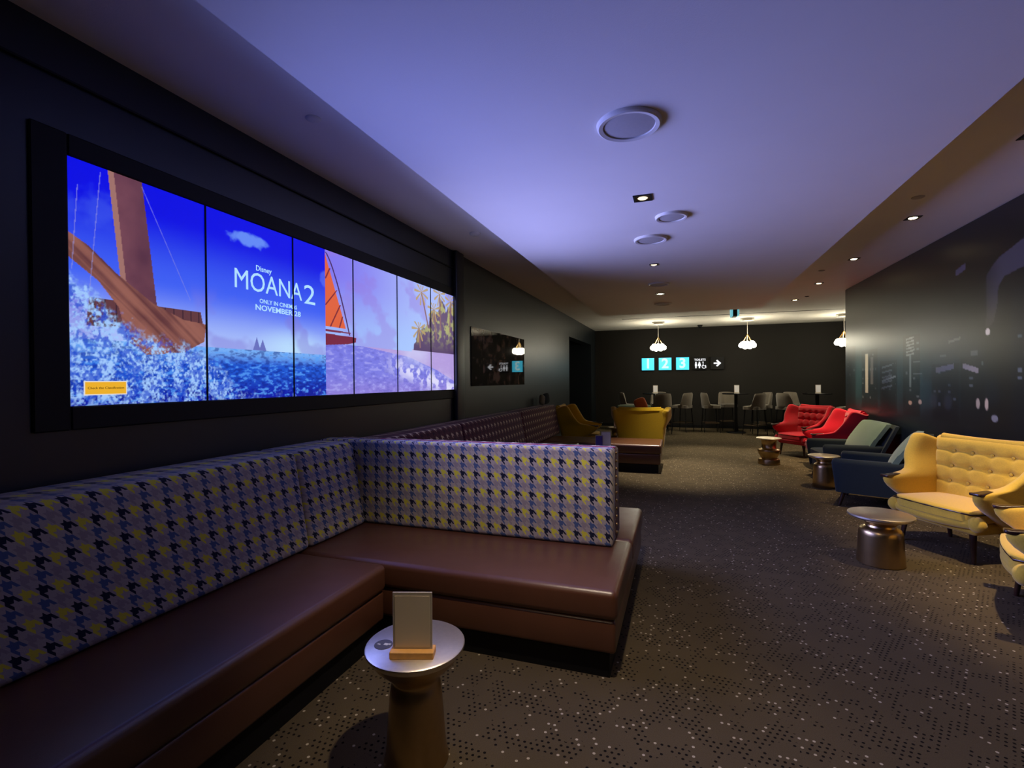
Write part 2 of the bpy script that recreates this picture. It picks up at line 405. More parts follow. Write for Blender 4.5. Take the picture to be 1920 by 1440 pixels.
def seascape(s, t):
    """generic tropical sailing picture in the display's palette: deep blue left part, lilac right part"""
    n1 = fbm(s*3, t*5+3); n2 = fbm(s*20, t*80, 4); n3 = fbm(s*30, t*50, 3)
    # ---- left part
    hz = 0.275
    k = np.clip((t-hz)/(1-hz), 0, 1)
    sky = L(168, 190, 250)+(L(62, 96, 242)-L(168, 190, 250))*sst(0.0, 0.42, k)[..., None]
    sky = sky+(L(4, 8, 226)-sky)*sst(0.35, 0.85, k)[..., None]
    sky = blend(sky, 0.55*sst(0.75, 0.0, np.hypot((s-2.0)/0.9, (t-0.30)/0.22)), L(196, 240, 255))
    sky = blend(sky, 0.5*sst(0.52, 0.66, n1)*sst(0.62, 0.42, t), L(128, 118, 214))
    cl = np.hypot((s-1.48)/0.27, (t-0.895)/0.045)+0.9*(fbm(s*12, t*24)-0.5)
    sky = blend(sky, 0.75*sst(1.0, 0.55, cl), L(112, 156, 250))
    cl = np.hypot((s-0.2)/0.25, (t-0.82)/0.10)+1.2*(fbm(s*9, t*14)-0.5)
    sky = blend(sky, 0.4*sst(1.0, 0.4, cl), L(70, 100, 235))
    cl = np.hypot((s-2.5)/0.12, (t-0.80)/0.06)+0.8*(fbm(s*12, t*20)-0.5)
    sky = blend(sky, 0.5*sst(1.0, 0.6, cl), L(96, 120, 245))
    for cx, h_ in ((1.53, 0.075), (1.60, 0.065)):
        sky = blend(sky, (np.abs(s-cx) < 0.045*(1-(t-hz)/h_)) & (t < hz+h_), L(104, 112, 190))
    dk = np.clip((hz-t)/hz, 0, 1)
    sea = L(120, 176, 246)+(L(24, 84, 206)-L(120, 176, 246))*sst(0.0, 0.35, dk)[..., None]
    sea = sea+(L(6, 22, 168)-sea)*sst(0.4, 1.0, dk)[..., None]
    sea = blend(sea, 0.75*sst(0.56, 0.72, n2), L(84, 156, 244)); sea = blend(sea, 0.6*sst(0.5, 0.3, n2), L(4, 16, 128))
    left = np.where((t > hz)[..., None], sky, sea)
    # brown sail with mast, plain hull, deck
    sail = inpoly(s, t, [(0.25, 1.01), (0.48, 1.01), (0.585, 0.44), (0.34, 0.50)])
    sc_ = L(120, 72, 84)+(L(76, 40, 60)-L(120, 72, 84))*fbm(s*6, t*9)[..., None]
    left = np.where(sail[..., None], sc_, left)
    left = blend(left, inpoly(s, t, [(0.245, 1.01), (0.285, 1.01), (0.372, 0.47), (0.335, 0.47)]), L(158, 112, 104))
    deck = inpoly(s, t, [(0.12, 0.45), (0.95, 0.45), (0.99, 0.33), (0.10, 0.33)])
    left = blend(left, deck, L(96, 56, 60)); left = blend(left, deck & (np.mod(s*14, 1) < 0.14), L(60, 34, 44))
    hull = inpoly(s, t, [(0, 0.70), (0.12, 0.66), (0.30, 0.565), (0.55, 0.46), (0.80, 0.40), (1.00, 0.39), (0.98, 0.30), (0.80, 0.24), (0.50, 0.22), (0.36, 0.28), (0.31, 0.42), (0.18, 0.52), (0, 0.60)])
    hc = L(148, 94, 82)+(L(92, 50, 52)-L(148, 94, 82))*sst(0.30, 0.75, 0.7*fbm(s*3+t*4, t*40+s*22)+0.3*fbm(s*6, t*9))[..., None]
    left = np.where(hull[..., None], hc, left)
    for a, b in (((0.48, 0.98), (0.86, 0.50)), ((0.06, 0.90), (0.02, 0.55)), ((0.20, 0.98), (0.12, 0.45))):
        tt = np.clip((a[1]-t)/(a[1]-b[1]), 0, 1); xx = a[0]+(b[0]-a[0])*tt
        left = blend(left, 0.45*((np.abs(s-xx) < 0.003) & (t < a[1]) & (t > b[1])), L(150, 150, 214))
    # spray
    edge = np.interp(s, [0, .14, .36, .67, .97, 1.15, 1.4], [.54, .46, .34, .28, .25, .16, .0])
    fo = sst(edge+0.03, edge-0.04, t+0.10*(n3-0.5))*sst(-0.02, 0.10, t+0.12*n1-0.02)
    left = blend(left, fo*sst(0.38, 0.62, 0.45*fbm(s*16, t*24, 3)+0.55*fbm(s*70, t*100, 3)), L(160, 200, 252))
    left = blend(left, 0.8*fo*sst(0.52, 0.36, 0.5*fbm(s*14+5, t*22, 3)+0.5*fbm(s*60, t*80, 3)), L(30, 76, 206))
    # ---- right part
    hr = 0.36
    q = np.clip((s-2.5)/3.5, 0, 1)
    sk2 = L(128, 118, 238)+(L(172, 190, 252)-L(128, 118, 238))*sst(0.0, 0.75, q)[..., None]
    sk2 = blend(sk2, sst(0.9, 0.35, t)*0.7, L(168, 206, 255)); sk2 = blend(sk2, 0.45*sst(0.52, 0.68, fbm(s*2.4, t*5+9)), L(150, 120, 220))
    sk2 = blend(sk2, 0.5*sst(0.82, 1.0, q)*sst(0.6, 1, t), L(96, 92, 240))
    sea2 = L(120, 122, 226)+(L(150, 130, 214)-L(120, 122, 226))*sst(0.2, -0.1, t)[..., None]
    n4 = fbm(s*12, t*60, 4)
    sea2 = blend(sea2, 0.55*sst(0.55, 0.75, n4), L(176, 176, 246)); sea2 = blend(sea2, 0.45*sst(0.45, 0.25, n4), L(92, 92, 196))
    beach = inpoly(s, t, [(3.2, hr), (6.1, hr+0.06), (6.1, 0.05), (5.2, 0.20), (4.3, 0.31)])
    sea2 = blend(sea2, 0.85*beach, L(186, 160, 220))
    edge2 = np.interp(s, [3.4, 4.2, 5.0, 6.0], [.30, .25, .16, .03])
    fo2 = np.exp(-((t-edge2+0.05)/0.09)**2)*sst(3.5, 4.3, s)*sst(0.42, 0.6, fbm(s*10, t*22, 4))
    sea2 = blend(sea2, 0.9*fo2, L(228, 226, 255))
    sea2 = blend(sea2, 0.5*sst(0.20, 0.0, np.abs(t-hr))*sst(3.9, 4.4, s)*sst(5.2, 4.6, s), L(214, 222, 255))
    right = np.where((t > hr+0.02*(s > 4.4))[..., None], sk2, sea2)
    tr = np.interp(s, [4.45, 4.6, 4.9, 5.06, 5.2, 5.35, 5.6, 6.0], [.38, .56, .62, .80, .78, .92, .86, .95])+0.16*(fbm(s*9, s*3)-0.5)
    tree = sst(tr+0.02, tr-0.02, t+0.12*(fbm(s*16, t*24)-0.5))*(t > hr+0.015)*(s > 4.42)
    tc = L(104, 84, 120)+(L(176, 176, 120)-L(104, 84, 120))*sst(0.45, 0.68, fbm(s*12, t*22))[..., None]
    tc = tc+(L(84, 62, 104)-tc)*sst(0.62, 0.38, t)[..., None]
    right = right*(1-tree[..., None])+tc*tree[..., None]
    for px, pt, sx, st in ((4.71, 0.93, 4.93, 0.6), (5.32, 0.97, 5.36, 0.6), (5.74, 0.93, 5.70, 0.6), (5.12, 0.80, 5.2, 0.5), (4.62, 0.58, 4.66, 0.4)):
        tt = np.clip((t-st)/(pt-st), 0, 1); xx = sx+(px-sx)*tt
        right = blend(right, (np.abs(s-xx) < 0.02) & (t > st) & (t < pt), L(140, 104, 110))
        ang = np.arctan2((t-pt)*1.67, (s-px)); rr = np.hypot((t-pt)*1.67, s-px)
        fr = (rr < 0.22*(0.55+0.45*np.abs(np.cos(ang*4.5+px))))*(np.abs(np.sin(ang*4.5+px)) < 0.75-1.5*rr)*(t < pt+0.06)
        right = blend(right, 0.9*fr, L(186, 158, 104))
    right = blend(right, inpoly(s, t, [(2.5, 0.975), (2.53, 0.93), (2.86, 0.475), (2.5, 0.475)]), L(222, 98, 58))
    for a, b in (((2.5, 0.80), (2.58, 0.88)), ((2.5, 0.62), (2.70, 0.74)), ((2.58, 0.475), (2.76, 0.64)), ((2.74, 0.475), (2.80, 0.56))):
        tt = (t-a[1])/(b[1]-a[1]); right = blend(right, (np.abs(s-(a[0]+(b[0]-a[0])*tt)) < 0.012) & (tt > 0) & (tt < 1), L(130, 40, 52))
    tt = (0.985-t)/(0.985-0.43); xx = 2.5+0.43*np.sqrt(np.clip(tt, 0, 1)**1.4)
    right = blend(right, (np.abs(s-xx) < 0.012) & (tt > 0) & (tt < 1), L(70, 34, 90))
    right = blend(right, inpoly(s, t, [(2.5, 0.455), (2.95, 0.452), (2.95, 0.442), (2.5, 0.440)]), L(120, 44, 74))
    right = blend(right, inpoly(s, t, [(2.5, 0.425), (3.06, 0.42), (3.05, 0.385), (2.9, 0.365), (2.5, 0.345)]), L(118, 36, 62))
    return np.where((s < 2.5)[..., None], left, right)

def picture_grid(name, P0, U, V, nu, nv, fn):
    """grid quad mesh from corner P0 along vectors U,V with a per-corner 'picture' colour from fn(a,b), a,b in 0..1"""
    a = np.linspace(0, 1, nu+1); b = np.linspace(0, 1, nv+1)
    A, B = np.meshgrid(a, b)
    P0, U, V = np.array(P0, float), np.array(U, float), np.array(V, float)
    co = P0+A[..., None]*U+B[..., None]*V
    idx = np.arange((nu+1)*(nv+1)).reshape(nv+1, nu+1)
    q = np.stack([idx[:-1, :-1], idx[:-1, 1:], idx[1:, 1:], idx[1:, :-1]], -1).reshape(-1, 4)
    me = bpy.data.meshes.new(name)
    me.vertices.add(co.size//3); me.vertices.foreach_set('co', co.reshape(-1))
    me.loops.add(q.size); me.loops.foreach_set('vertex_index', q.reshape(-1).astype(np.int32))
    me.polygons.add(len(q)); me.polygons.foreach_set('loop_start', np.arange(0, q.size, 4, dtype=np.int32))
    me.update(calc_edges=True)
    c = fn(A, B); rgba = np.concatenate([np.clip(c, 0, 4), np.ones(c.shape[:2]+(1,))], -1)
    at = me.color_attributes.new('picture', 'FLOAT_COLOR', 'POINT'); at.data.foreach_set('color', rgba.reshape(-1).astype(np.float32))
    return me

# ================================================================== video wall
vw = thing('video_wall', 'long six panel video wall showing sailing boats on a blue sea', 'screen', (WX, SY0+3*SP, SZ0))
oy, oz = SY0+3*SP, SZ0
SXP = 0.006                                              # screen face in front of the wall
fr = MB(); D = SXP+0.010
fr.box(0, D, SY0-0.14-oy, SY0-oy, SZ0-0.11-oz, SZ1+0.10-oz, 0.006, 1); fr.box(0, D, SY0+6*SP-oy, SY0+6*SP+0.17-oy, SZ0-0.11-oz, SZ1+0.10-oz, 0.006, 1)
fr.box(0, D, SY0-oy, SY0+6*SP-oy, SZ0-0.11-oz, SZ0-oz, 0.006, 1); fr.box(0, D, SY0-oy, SY0+6*SP-oy, SZ1-oz, SZ1+0.10-oz, 0.006, 1)
fr.build('frame', M['black'], vw, smooth=30)
for i in range(6):
    y0 = SY0+i*SP
    me = picture_grid('display_panel', (SXP, y0-oy, 0), (0, SP, 0), (0, 0, SZ1-SZ0), 200, 340, lambda a, b, i=i: seascape(i+a, b))
    link('display_panel', me, M['screen'], vw)
for i in range(1, 6):
    y0 = SY0+i*SP-oy
    MB().box(0, SXP+0.006, y0-0.0045, y0+0.0045, 0, SZ1-SZ0).build('bezel', M['black'], vw)
def screen_text(body, s, t, size, material, bold=0.0, width=0.3):
    me = text_mesh(body, size, 0.0005, 'CENTER', bold)
    xs = [v.co.x for v in me.vertices]; sx = width/(max(xs)-min(xs))
    me.transform(Matrix(((0, 0, 1, SXP+0.002), (sx, 0, 0, SY0+s*SP-oy), (0, 1, 0, t*(SZ1-SZ0)), (0, 0, 0, 1))))
    return link('lettering', me, material, vw)
screen_text('MOANA', 1.70, 0.660, 0.178, M['letter'], 0.0, 0.578)
screen_text('2', 2.245, 0.655, 0.205, M['letter'], 0.0, 0.115)
screen_text('Disney', 1.62, 0.748, 0.050, M['letter'], 0.0005, 0.130)
screen_text('ONLY IN CINEMAS', 1.81, 0.562, 0.040, M['letter'], 0.0004, 0.335)
screen_text('NOVEMBER 28', 1.81, 0.522, 0.052, M['letter'], 0.0008, 0.405)
bz0, by0 = 0.042*(SZ1-SZ0), SY0+0.08*SP-oy
MB().box(SXP, SXP+0.0015, by0, by0+0.19, bz0, bz0+0.068, 0.0006, 1).build('badge_border', M['badge_edge'], vw)
MB().box(SXP, SXP+0.0025, by0+0.005, by0+0.185, bz0+0.005, bz0+0.063, 0.0006, 1).build('badge', M['badge'], vw)
me = text_mesh('Check the Classification', 0.0165, 0.0003)
me.transform(Matrix(((0, 0, 1, SXP+0.0032), (1, 0, 0, by0+0.095), (0, 1, 0, bz0+0.034), (0, 0, 0, 1)))); link('badge_lettering', me, M['letter_dark'], vw)

# ================================================================== city mural (flat print on the right wall)
MU0 = 4.6
def mural_paint(a, b):
    Y = MU0+(MY-MU0)*a; z = 0.02+(CZ-0.03)*b
    c = np.zeros(Y.shape+(3,))+L(15, 15, 17)
    c = blend(c, 0.9*sst(2.5, 1.5, z)*sst(5.8, 8.0, Y), L(34, 66, 76)); c = blend(c, 0.8*sst(1.25, 0.9, z), L(15, 14, 18))  # teal of the print, partly the reflected glow of the signs painted in
    nn = fbm(Y*3, z*3)
    c = blend(c, 0.5*sst(0.45, 0.7, nn)*sst(2.2, 1.4, z), L(14, 26, 36))
    # tower blocks as darker silhouettes
    for y0, y1, h in ((9.9, 10.35, 2.05), (8.9, 9.6, 1.95), (8.2, 8.8, 1.75), (7.5, 8.0, 2.05), (6.6, 7.2, 1.65), (6.1, 6.55, 1.7), (5.0, 5.7, 2.3)):
        c = blend(c, 0.7*((Y > y0) & (Y < y1) & (z < h) & (z > 1.0)), L(12, 17, 23))
        wy = np.mod(Y, 0.11); wz = np.mod(z, 0.075)
        on = vnoise(np.floor(Y/0.11)*7.3+3, np.floor(z/0.075)*5.1+y0) > 0.72
        c = blend(c, 0.45*((Y > y0+0.03) & (Y < y1-0.03) & (z < h-0.04) & (z > 1.15) & (wy > 0.05) & (wz > 0.045) & on), L(112, 128, 134))
    R_ = lambda y0, y1, z0, z1: (Y > min(y0, y1)) & (Y < max(y0, y1)) & (z > z0) & (z < z1)
    c = blend(c, 0.85*R_(9.30, 9.43, 1.26, 1.89), L(168, 170, 160)); c = blend(c, 0.5*R_(9.08, 9.19, 1.40, 1.82), L(120, 122, 124))
    for k in range(5):
        zz = 1.36+0.075*k; c = blend(c, 0.6*((np.abs(z-zz-0.1*(8.6-Y)) < 0.013) & (Y > 8.36) & (Y < 8.74)), L(130, 150, 156))
    c = blend(c, 0.75*((np.abs(z-1.45-0.14*(8.72-Y)) < 0.014) & (Y > 8.24) & (Y < 8.74)), L(150, 170, 176))
    for k in range(6):
        zz = 1.80+0.042*k; c = blend(c, 0.6*((np.abs(z-zz-0.08*(7.8-Y)) < 0.010) & (Y > 7.66) & (Y < 7.90)), L(136, 150, 150))
    c = blend(c, 0.6*R_(7.75, 7.80, 1.37, 1.81), L(110, 130, 134))
    c = blend(c, 0.5*((np.abs(z-1.70) < 0.008) & (Y > 7.5) & (Y < 7.7)), L(120, 136, 140)); c = blend(c, 0.5*((np.abs(z-1.55) < 0.008) & (Y > 7.45) & (Y < 7.7)), L(120, 136, 140))
    c = blend(c, 0.8*((np.abs(z-1.60+0.10*(Y-6.89)) < 0.030) & (Y > 6.69) & (Y < 7.09)), L(126, 124, 132))
    c = blend(c, 0.8*((np.abs(z-1.59-0.20*(Y-6.36)) < 0.028) & (Y > 6.22) & (Y < 6.51)), L(132, 130, 138))
    c = blend(c, 0.7*((np.abs(z-2.65+0.2*(Y-6.55)) < 0.034) & (Y > 6.45) & (Y < 6.65)), L(96, 92, 106))
    c = blend(c, 0.5*((np.abs(z-1.905+0.12*(Y-6.68)) < 0.014) & (Y > 6.55) & (Y < 6.80)), L(110, 112, 112))
    c = blend(c, 0.5*R_(6.24, 6.36, 1.72, 1.77), L(100, 104, 110)); c = blend(c, 0.5*R_(6.86, 7.0, 1.73, 1.76), L(100, 110, 114))
    sky = inpoly(Y, z, [(6.09, 1.96), (6.08, 2.50), (5.9, 2.62), (5.5, 2.72), (5.2, 2.80), (4.9, 2.8), (4.9, 2.66), (5.52, 2.47), (5.8, 2.43), (5.89, 2.35), (5.91, 2.17), (5.96, 2.03)])
    c = blend(c, sky*(0.45+0.55*sst(6.1, 5.8, Y))*sst(1.9, 2.5, z+0.2), L(74, 70, 72))
    for yy, zz, ry, rz, col in ((7.78, 1.17, .055, .028, (190, 160, 140)), (7.50, 1.19, .05, .03, (176, 160, 150)), (6.23, 1.23, .035, .055, (160, 152, 142)), (6.08, 1.23, .03, .06, (176, 164, 150)), (6.06, 1.94, .04, .035, (176, 176, 170)), (5.95, 1.10, .055, .035, (120, 124, 130)), (5.5, 1.7, .02, .04, (90, 96, 100)), (5.2, 1.2, .05, .03, (100, 104, 110))):
        c = blend(c, 0.9*sst(1.1, 0.8, np.hypot((Y-yy)/ry, (z-zz)/rz)), L(*col))
    for yy in (7.15, 6.82):
        c = blend(c, 0.14*sst(1.2, 0.5, np.hypot((Y-yy)/0.1, (z-1.22)/0.10)), L(110, 120, 128))
    return c
mw = thing('city_mural', 'dark glossy wall print of a city skyline at night', 'mural', (MX, MU0, 0.02))
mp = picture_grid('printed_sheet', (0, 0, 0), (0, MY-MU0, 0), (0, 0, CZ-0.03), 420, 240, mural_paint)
mp.flip_normals()
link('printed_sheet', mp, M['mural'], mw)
MB().box(0.001, 0.010, 0, MY-MU0, 0, CZ-0.03).build('backing_board', M['black'], mw)

# ================================================================== glossy picture board on the left wall
PY0, PY1, PZ0, PZ1 = 6.02, 8.36, 1.43, 2.23
def collage(a, b):
    Y = a*(PY1-PY0); z = b*(PZ1-PZ0)
    c = np.zeros(Y.shape+(3,))+L(24, 22, 22)
    cu = np.floor(Y/0.39); cv = np.floor(z/0.40); h = vnoise(cu*3.7+1, cv*5.3+2)
    n = fbm(Y*7+cu*9, z*9+cv*5)
    c = blend(c, 0.8*sst(0.42, 0.66, n)*sst(0.15, 0.6, h), L(116, 92, 74)); c = blend(c, 0.5*sst(0.6, 0.8, n), L(150, 130, 112))
    c = blend(c, (np.mod(Y, 0.39) < 0.012) | (np.mod(z, 0.40) < 0.012), L(14, 13, 14))
    return c
pb = thing('picture_board', 'glossy dark photo collage board mirroring the lit signs', 'picture', (WX, PY0, PZ0))
link('print', picture_grid('print', (0.011, 0, 0), (0, PY1-PY0, 0), (0, 0, PZ1-PZ0), 160, 60, collage), M['collage'], pb)
MB().box(0, 0.010, 0, PY1-PY0, 0, PZ1-PZ0).build('board', M['black'], pb)

# ================================================================== banquette seating
def seat_block(parent, x0, x1, y0, y1, nm='seat_cushion'):
    MB().box(x0, x1, y0, y1, 0.30, 0.452, 0.034, 5).build(nm, M['leather'], parent, smooth=50)
def base_block(parent, x0, x1, y0, y1):
    MB().box(x0+0.006, x1-0.012, y0+0.012, y1-0.012, 0.135, 0.302, 0.018, 3).build('base', M['leather'], parent, smooth=50)
    MB().box(x0+0.02, x1-0.045, y0+0.045, y1-0.045, 0, 0.137).build('plinth', M['black'], parent)
def slant_back(x_bot, x_top, x_wall, y0, y1, z0, z1, bev):
    """wall backrest leaning to the wall, prism along Y"""
    t = bmesh.new(); P = [(x_bot, z0), (x_top, z1), (x_wall, z1), (x_wall, z0)]
    A = [t.verts.new((x, y0, z)) for x, z in P]; B = [t.verts.new((x, y1, z)) for x, z in P]
    t.faces.new(A[::-1]); t.faces.new(B)
    for i in range(4): t.faces.new((A[i], A[(i+1) % 4], B[(i+1) % 4], B[i]))
    bmesh.ops.recalc_face_normals(t, faces=t.faces)
    bmesh.ops.bevel(t, geom=t.edges[:], offset=bev, segments=4, affect='EDGES', profile=0.5)
    return MB().absorb(t)
FX = -1.605; G = 0.003
b1 = thing('banquette_bench', 'brown leather wall bench with grey and yellow houndstooth back under the video wall', 'banquette')
seat_block(b1, WX+G, FX, FRONT_Y+1.5, 2.43); base_block(b1, WX+G, FX, FRONT_Y+1.5, 2.43)
slant_back(-2.20, -2.31, WX+G, FRONT_Y+1.5, 2.50, 0.455, 1.058, 0.035).build('backrest', M['hound_wall'], b1, smooth=50)
slant_back(-2.20, -2.31, WX+G, 2.506, 3.075, 0.455, 1.058, 0.035).build('backrest', M['hound_wall'], b1, smooth=50)
b2 = thing('banquette_divider', 'brown leather cross bench with houndstooth dividing back between the two seating bays', 'banquette')
DX = -0.30
seat_block(b2, WX+G, DX, 2.436, 3.262); seat_block(b2, WX+G, DX, 3.266, 4.13)
base_block(b2, WX+G, DX, 2.436, 4.13)
def tilt_div(x0, x1, yb0, yt0, yb1, yt1, z0, z1, bev):
    t = bmesh.new(); P = [(yb0, z0), (yt0, z1), (yt1, z1), (yb1, z0)]
    A = [t.verts.new((x0, y, z)) for y, z in P]; B = [t.verts.new((x1, y, z)) for y, z in P]
    t.faces.new(A[::-1]); t.faces.new(B)
    for i in range(4): t.faces.new((A[i], A[(i+1) % 4], B[(i+1) % 4], B[i]))
    bmesh.ops.recalc_face_normals(t, faces=t.faces)
    bmesh.ops.bevel(t, geom=t.edges[:], offset=bev, segments=4, affect='EDGES', profile=0.5)
    return MB().absorb(t)
tag(tilt_div(WX+G, -0.405, 3.080, 3.095, 3.235, 3.235, 0.455, 1.062, 0.022).build('backrest', M['hound_div'], b2, smooth=50), 'grey backrest with yellow and navy houndstooth')
tag(tilt_div(WX+G, -0.405, 3.245, 3.245, 3.46, 3.40, 0.455, 1.050, 0.022).build('backrest', M['mar_div'], b2, smooth=50), 'maroon houndstooth backrest')
MB().tube([(-2.19, 3.24, 1.058), (-0.41, 3.24, 1.058)], 0.0055).build('piping', M['magenta'], b2, smooth=60)
st = MB()
for k in range(11): st.sphere((-0.404, 3.268, 0.50+0.052*k), 0.010, 8, 6)
tag(st.build('stud_row', M['brass'], b2, smooth=60), 'row of brass upholstery studs', kind='stuff')
b3 = thing('banquette_bench', 'brown leather wall bench with maroon houndstooth back in the far bay', 'banquette')
seat_block(b3, WX+G, FX, 4.14, 8.13); base_block(b3, WX+G, FX, 4.14, 8.13)
for y0, y1 in ((3.48, 5.05), (5.056, 7.22), (7.226, 9.42)):
    slant_back(-2.24, -2.34, WX+G, y0, y1, 0.455, 1.02, 0.03).build('backrest', M['mar_wall'], b3, smooth=50)
b4 = thing('banquette_end_bench', 'backless brown leather cross bench closing the far bay', 'banquette')
seat_block(b4, WX+G, DX, 8.136, 9.05); base_block(b4, WX+G, DX, 8.136, 9.05)
MB().tube([(WX+0.5, 8.165, 0.447), (DX-0.03, 8.165, 0.447), (DX-0.03, 9.02, 0.447)], 0.006).build('piping', M['leather'], b4, smooth=60)

# scatter cushions at the end of the maroon back
def cushion_mesh(wd, ht, th):
    t = bmesh.new(); bmesh.ops.create_uvsphere(t, u_segments=24, v_segments=14, radius=1.0)
    for v in t.verts:
        a, b, c = v.co
        p = lambda q, e: math.copysign(abs(q)**e, q)
        v.co = Vector((p(a, 0.55)*wd/2, b*th/2, p(c, 0.55)*ht/2))
    me = bpy.data.meshes.new('cushion'); t.to_mesh(me); t.free(); return me
c1 = link('scatter_cushion', cushion_mesh(0.36, 0.36, 0.13), M['olive'], smooth=60); c1.location = (-2.50, 9.02, 1.128); c1.rotation_euler = (0.0, 0.2, math.radians(80)); c1.scale = (0.55, 0.55, 0.55)
tag(c1, 'small olive cushion lying on top of the maroon back', 'cushion', 'scatter cushions by the left wall')
c2 = link('scatter_cushion', c1.data.copy(), None, smooth=60); c2.data.materials.clear(); c2.data.materials.append(M['teal']); c2.location = (-2.50, 9.30, 1.140); c2.rotation_euler = (0.0, -0.2, math.radians(70)); c2.scale = (0.6, 0.6, 0.6)
tag(c2, 'small dark green cushion lying on top of the maroon back', 'cushion', 'scatter cushions by the left wall')

# ================================================================== upholstered chairs (local: front = +y, origin on floor)
def side_panel(side, yb, yf, z0, z1, xc, T, nz=34, nc=14, zs=None):
    t = bmesh.new(); rows_i, rows_o = [], []
    zs = zs or [z0+(z1-z0)*i/nz for i in range(nz+1)]
    for z in zs:
        a, b = interp(yb, z), interp(yf, z); ri, ro = [], []
        top = max(0.0, min(1.0, (z1-z)/0.05)); ez = math.sqrt(max(0.0, 1-(1-top)**2)) if top < 1 else 1.0
        for k in range(nc+1):
            c = 0.5-0.5*math.cos(math.pi*k/nc); y = a+(b-a)*c
            e = abs(2*c-1); th = T*(max(0.0, 1-e**6))**0.5*max(ez, 0.02)
            x = xc(y, z)
            ri.append(t.verts.new((side*(x-th/2), y, z))); ro.append(t.verts.new((side*(x+th/2), y, z)))
        rows_i.append(ri); rows_o.append(ro)
    for R in (rows_i, rows_o):
        for r0, r1 in zip(R, R[1:]):
            for k in range(nc): t.faces.new((r0[k], r0[k+1], r1[k+1], r1[k]))
    for ri, ro in ((rows_i[0], rows_o[0]), (rows_i[-1], rows_o[-1])):
        for k in range(nc): t.faces.new((ri[k], ri[k+1], ro[k+1], ro[k]))
    bmesh.ops.remove_doubles(t, verts=t.verts, dist=0.0004)
    bmesh.ops.recalc_face_normals(t, faces=t.faces)
    return MB().absorb(t)

W_YB = [(0.25, -0.27), (0.95, -0.43), (1.04, -0.44)]
W_YF = [(0.25, 0.00), (0.31, 0.06), (0.38, 0.18), (0.44, 0.29), (0.50, 0.38), (0.54, 0.415), (0.57, 0.425), (0.595, 0.40), (0.610, 0.30), (0.622, 0.20), (0.635, 0.12), (0.655, 0.075), (0.70, 0.03), (0.78, -0.025), (0.88, -0.085), (0.96, -0.125), (1.01, -0.165), (1.04, -0.24)]
W_ZS = [0.25, 0.28, 0.31, 0.345, 0.38, 0.41, 0.44, 0.47, 0.50, 0.52, 0.54, 0.555, 0.57, 0.585, 0.597, 0.605, 0.615, 0.63, 0.65, 0.675, 0.70, 0.74, 0.78, 0.83, 0.88, 0.92, 0.96, 0.985, 1.005, 1.02, 1.032, 1.04]
def w_x(y, z):
    fl = max(0.0, min(1.0, (z-0.58)/0.25)); fl = fl*fl*(3-2*fl)
    return 0.345+0.10*(z-0.3)+0.24*fl*(y+0.43)
def back_y(z): return interp(W_YB, z)
BTN = [(x, z) for z in (0.845, 0.705, 0.565) for x in (-0.225, -0.075, 0.075, 0.225)]
def tuft_back():
    t = bmesh.new(); NU, NZ = 44, 44; z0, z1 = 0.34, 0.975; fr_, bk = [], []
    for j in range(NZ+1):
        z = z0+(z1-z0)*j/NZ; rf, rb = [], []
        for i in range(NU+1):
            u = -1+2*i/NU; wdt = 0.325+0.085*(z-0.3)+0.02; x = u*wdt
            top = min(1.0, (z1-z)/0.06); ez = math.sqrt(max(0.0, 1-(1-top)**2))
            puff = 0.125
            for bx, bz in BTN:
                d2 = (x-bx)**2+(z-bz)**2; puff -= 0.028*math.exp(-d2/(2*0.022**2))
            for bz in (0.845, 0.705, 0.565): puff -= 0.013*math.exp(-((z-bz)/0.013)**2)
            for bx in (-0.225, -0.075, 0.075, 0.225):
                if z < 0.845: puff -= 0.006*math.exp(-((x-bx)/0.012)**2)
            puff -= 0.03*max(0, abs(u)-0.9)/0.1
            yb = back_y(z)
            rf.append(t.verts.new((x, yb+0.045+(puff-0.045)*ez, z))); rb.append(t.verts.new((x, yb+0.045-0.045*ez, z)))
        fr_.append(rf); bk.append(rb)
    for R in (fr_, bk):
        for r0, r1 in zip(R, R[1:]):
            for i in range(NU): t.faces.new((r0[i], r0[i+1], r1[i+1], r1[i]))
    for i in range(NU): t.faces.new((fr_[0][i], fr_[0][i+1], bk[0][i+1], bk[0][i]))
    for j in range(NZ):
        t.faces.new((fr_[j][0], fr_[j+1][0], bk[j+1][0], bk[j][0])); t.faces.new((fr_[j][NU], fr_[j+1][NU], bk[j+1][NU], bk[j][NU]))
    bmesh.ops.remove_doubles(t, verts=t.verts, dist=0.0003); bmesh.ops.recalc_face_normals(t, faces=t.faces)
    return MB().absorb(t)
def soft_block(x0, x1, y0, y1, z0, z1, crown=0.03, n=14, front_bow=0.0):
    """seat cushion: rounded box with a crowned top"""
    t = bmesh.new(); bmesh.ops.create_cube(t, size=1.0)
    bmesh.ops.subdivide_edges(t, edges=t.edges[:], cuts=n, use_grid_fill=True)
    for v in t.verts:
        a, b, c = v.co*2
        r = 0.16
        def rd(q, o1, o2):
            m_ = max(abs(o1), abs(o2)); k = max(0.0, (m_-(1-r))/r); return q*(1-0.10*k*k)
        a2, b2, c2 = rd(a, b, c*0.9), rd(b, a, c*0.9), rd(c, a, b)
        z = (z0+z1)/2+c2*(z1-z0)/2
        if c > 0: z += crown*(1-a*a)*(1-b*b)*c
        v.co = Vector(((x0+x1)/2+a2*(x1-x0)/2, (y0+y1)/2+b2*(y1-y0)/2+front_bow*(1-a*a)*max(0, b), z))
    return MB().absorb(t)

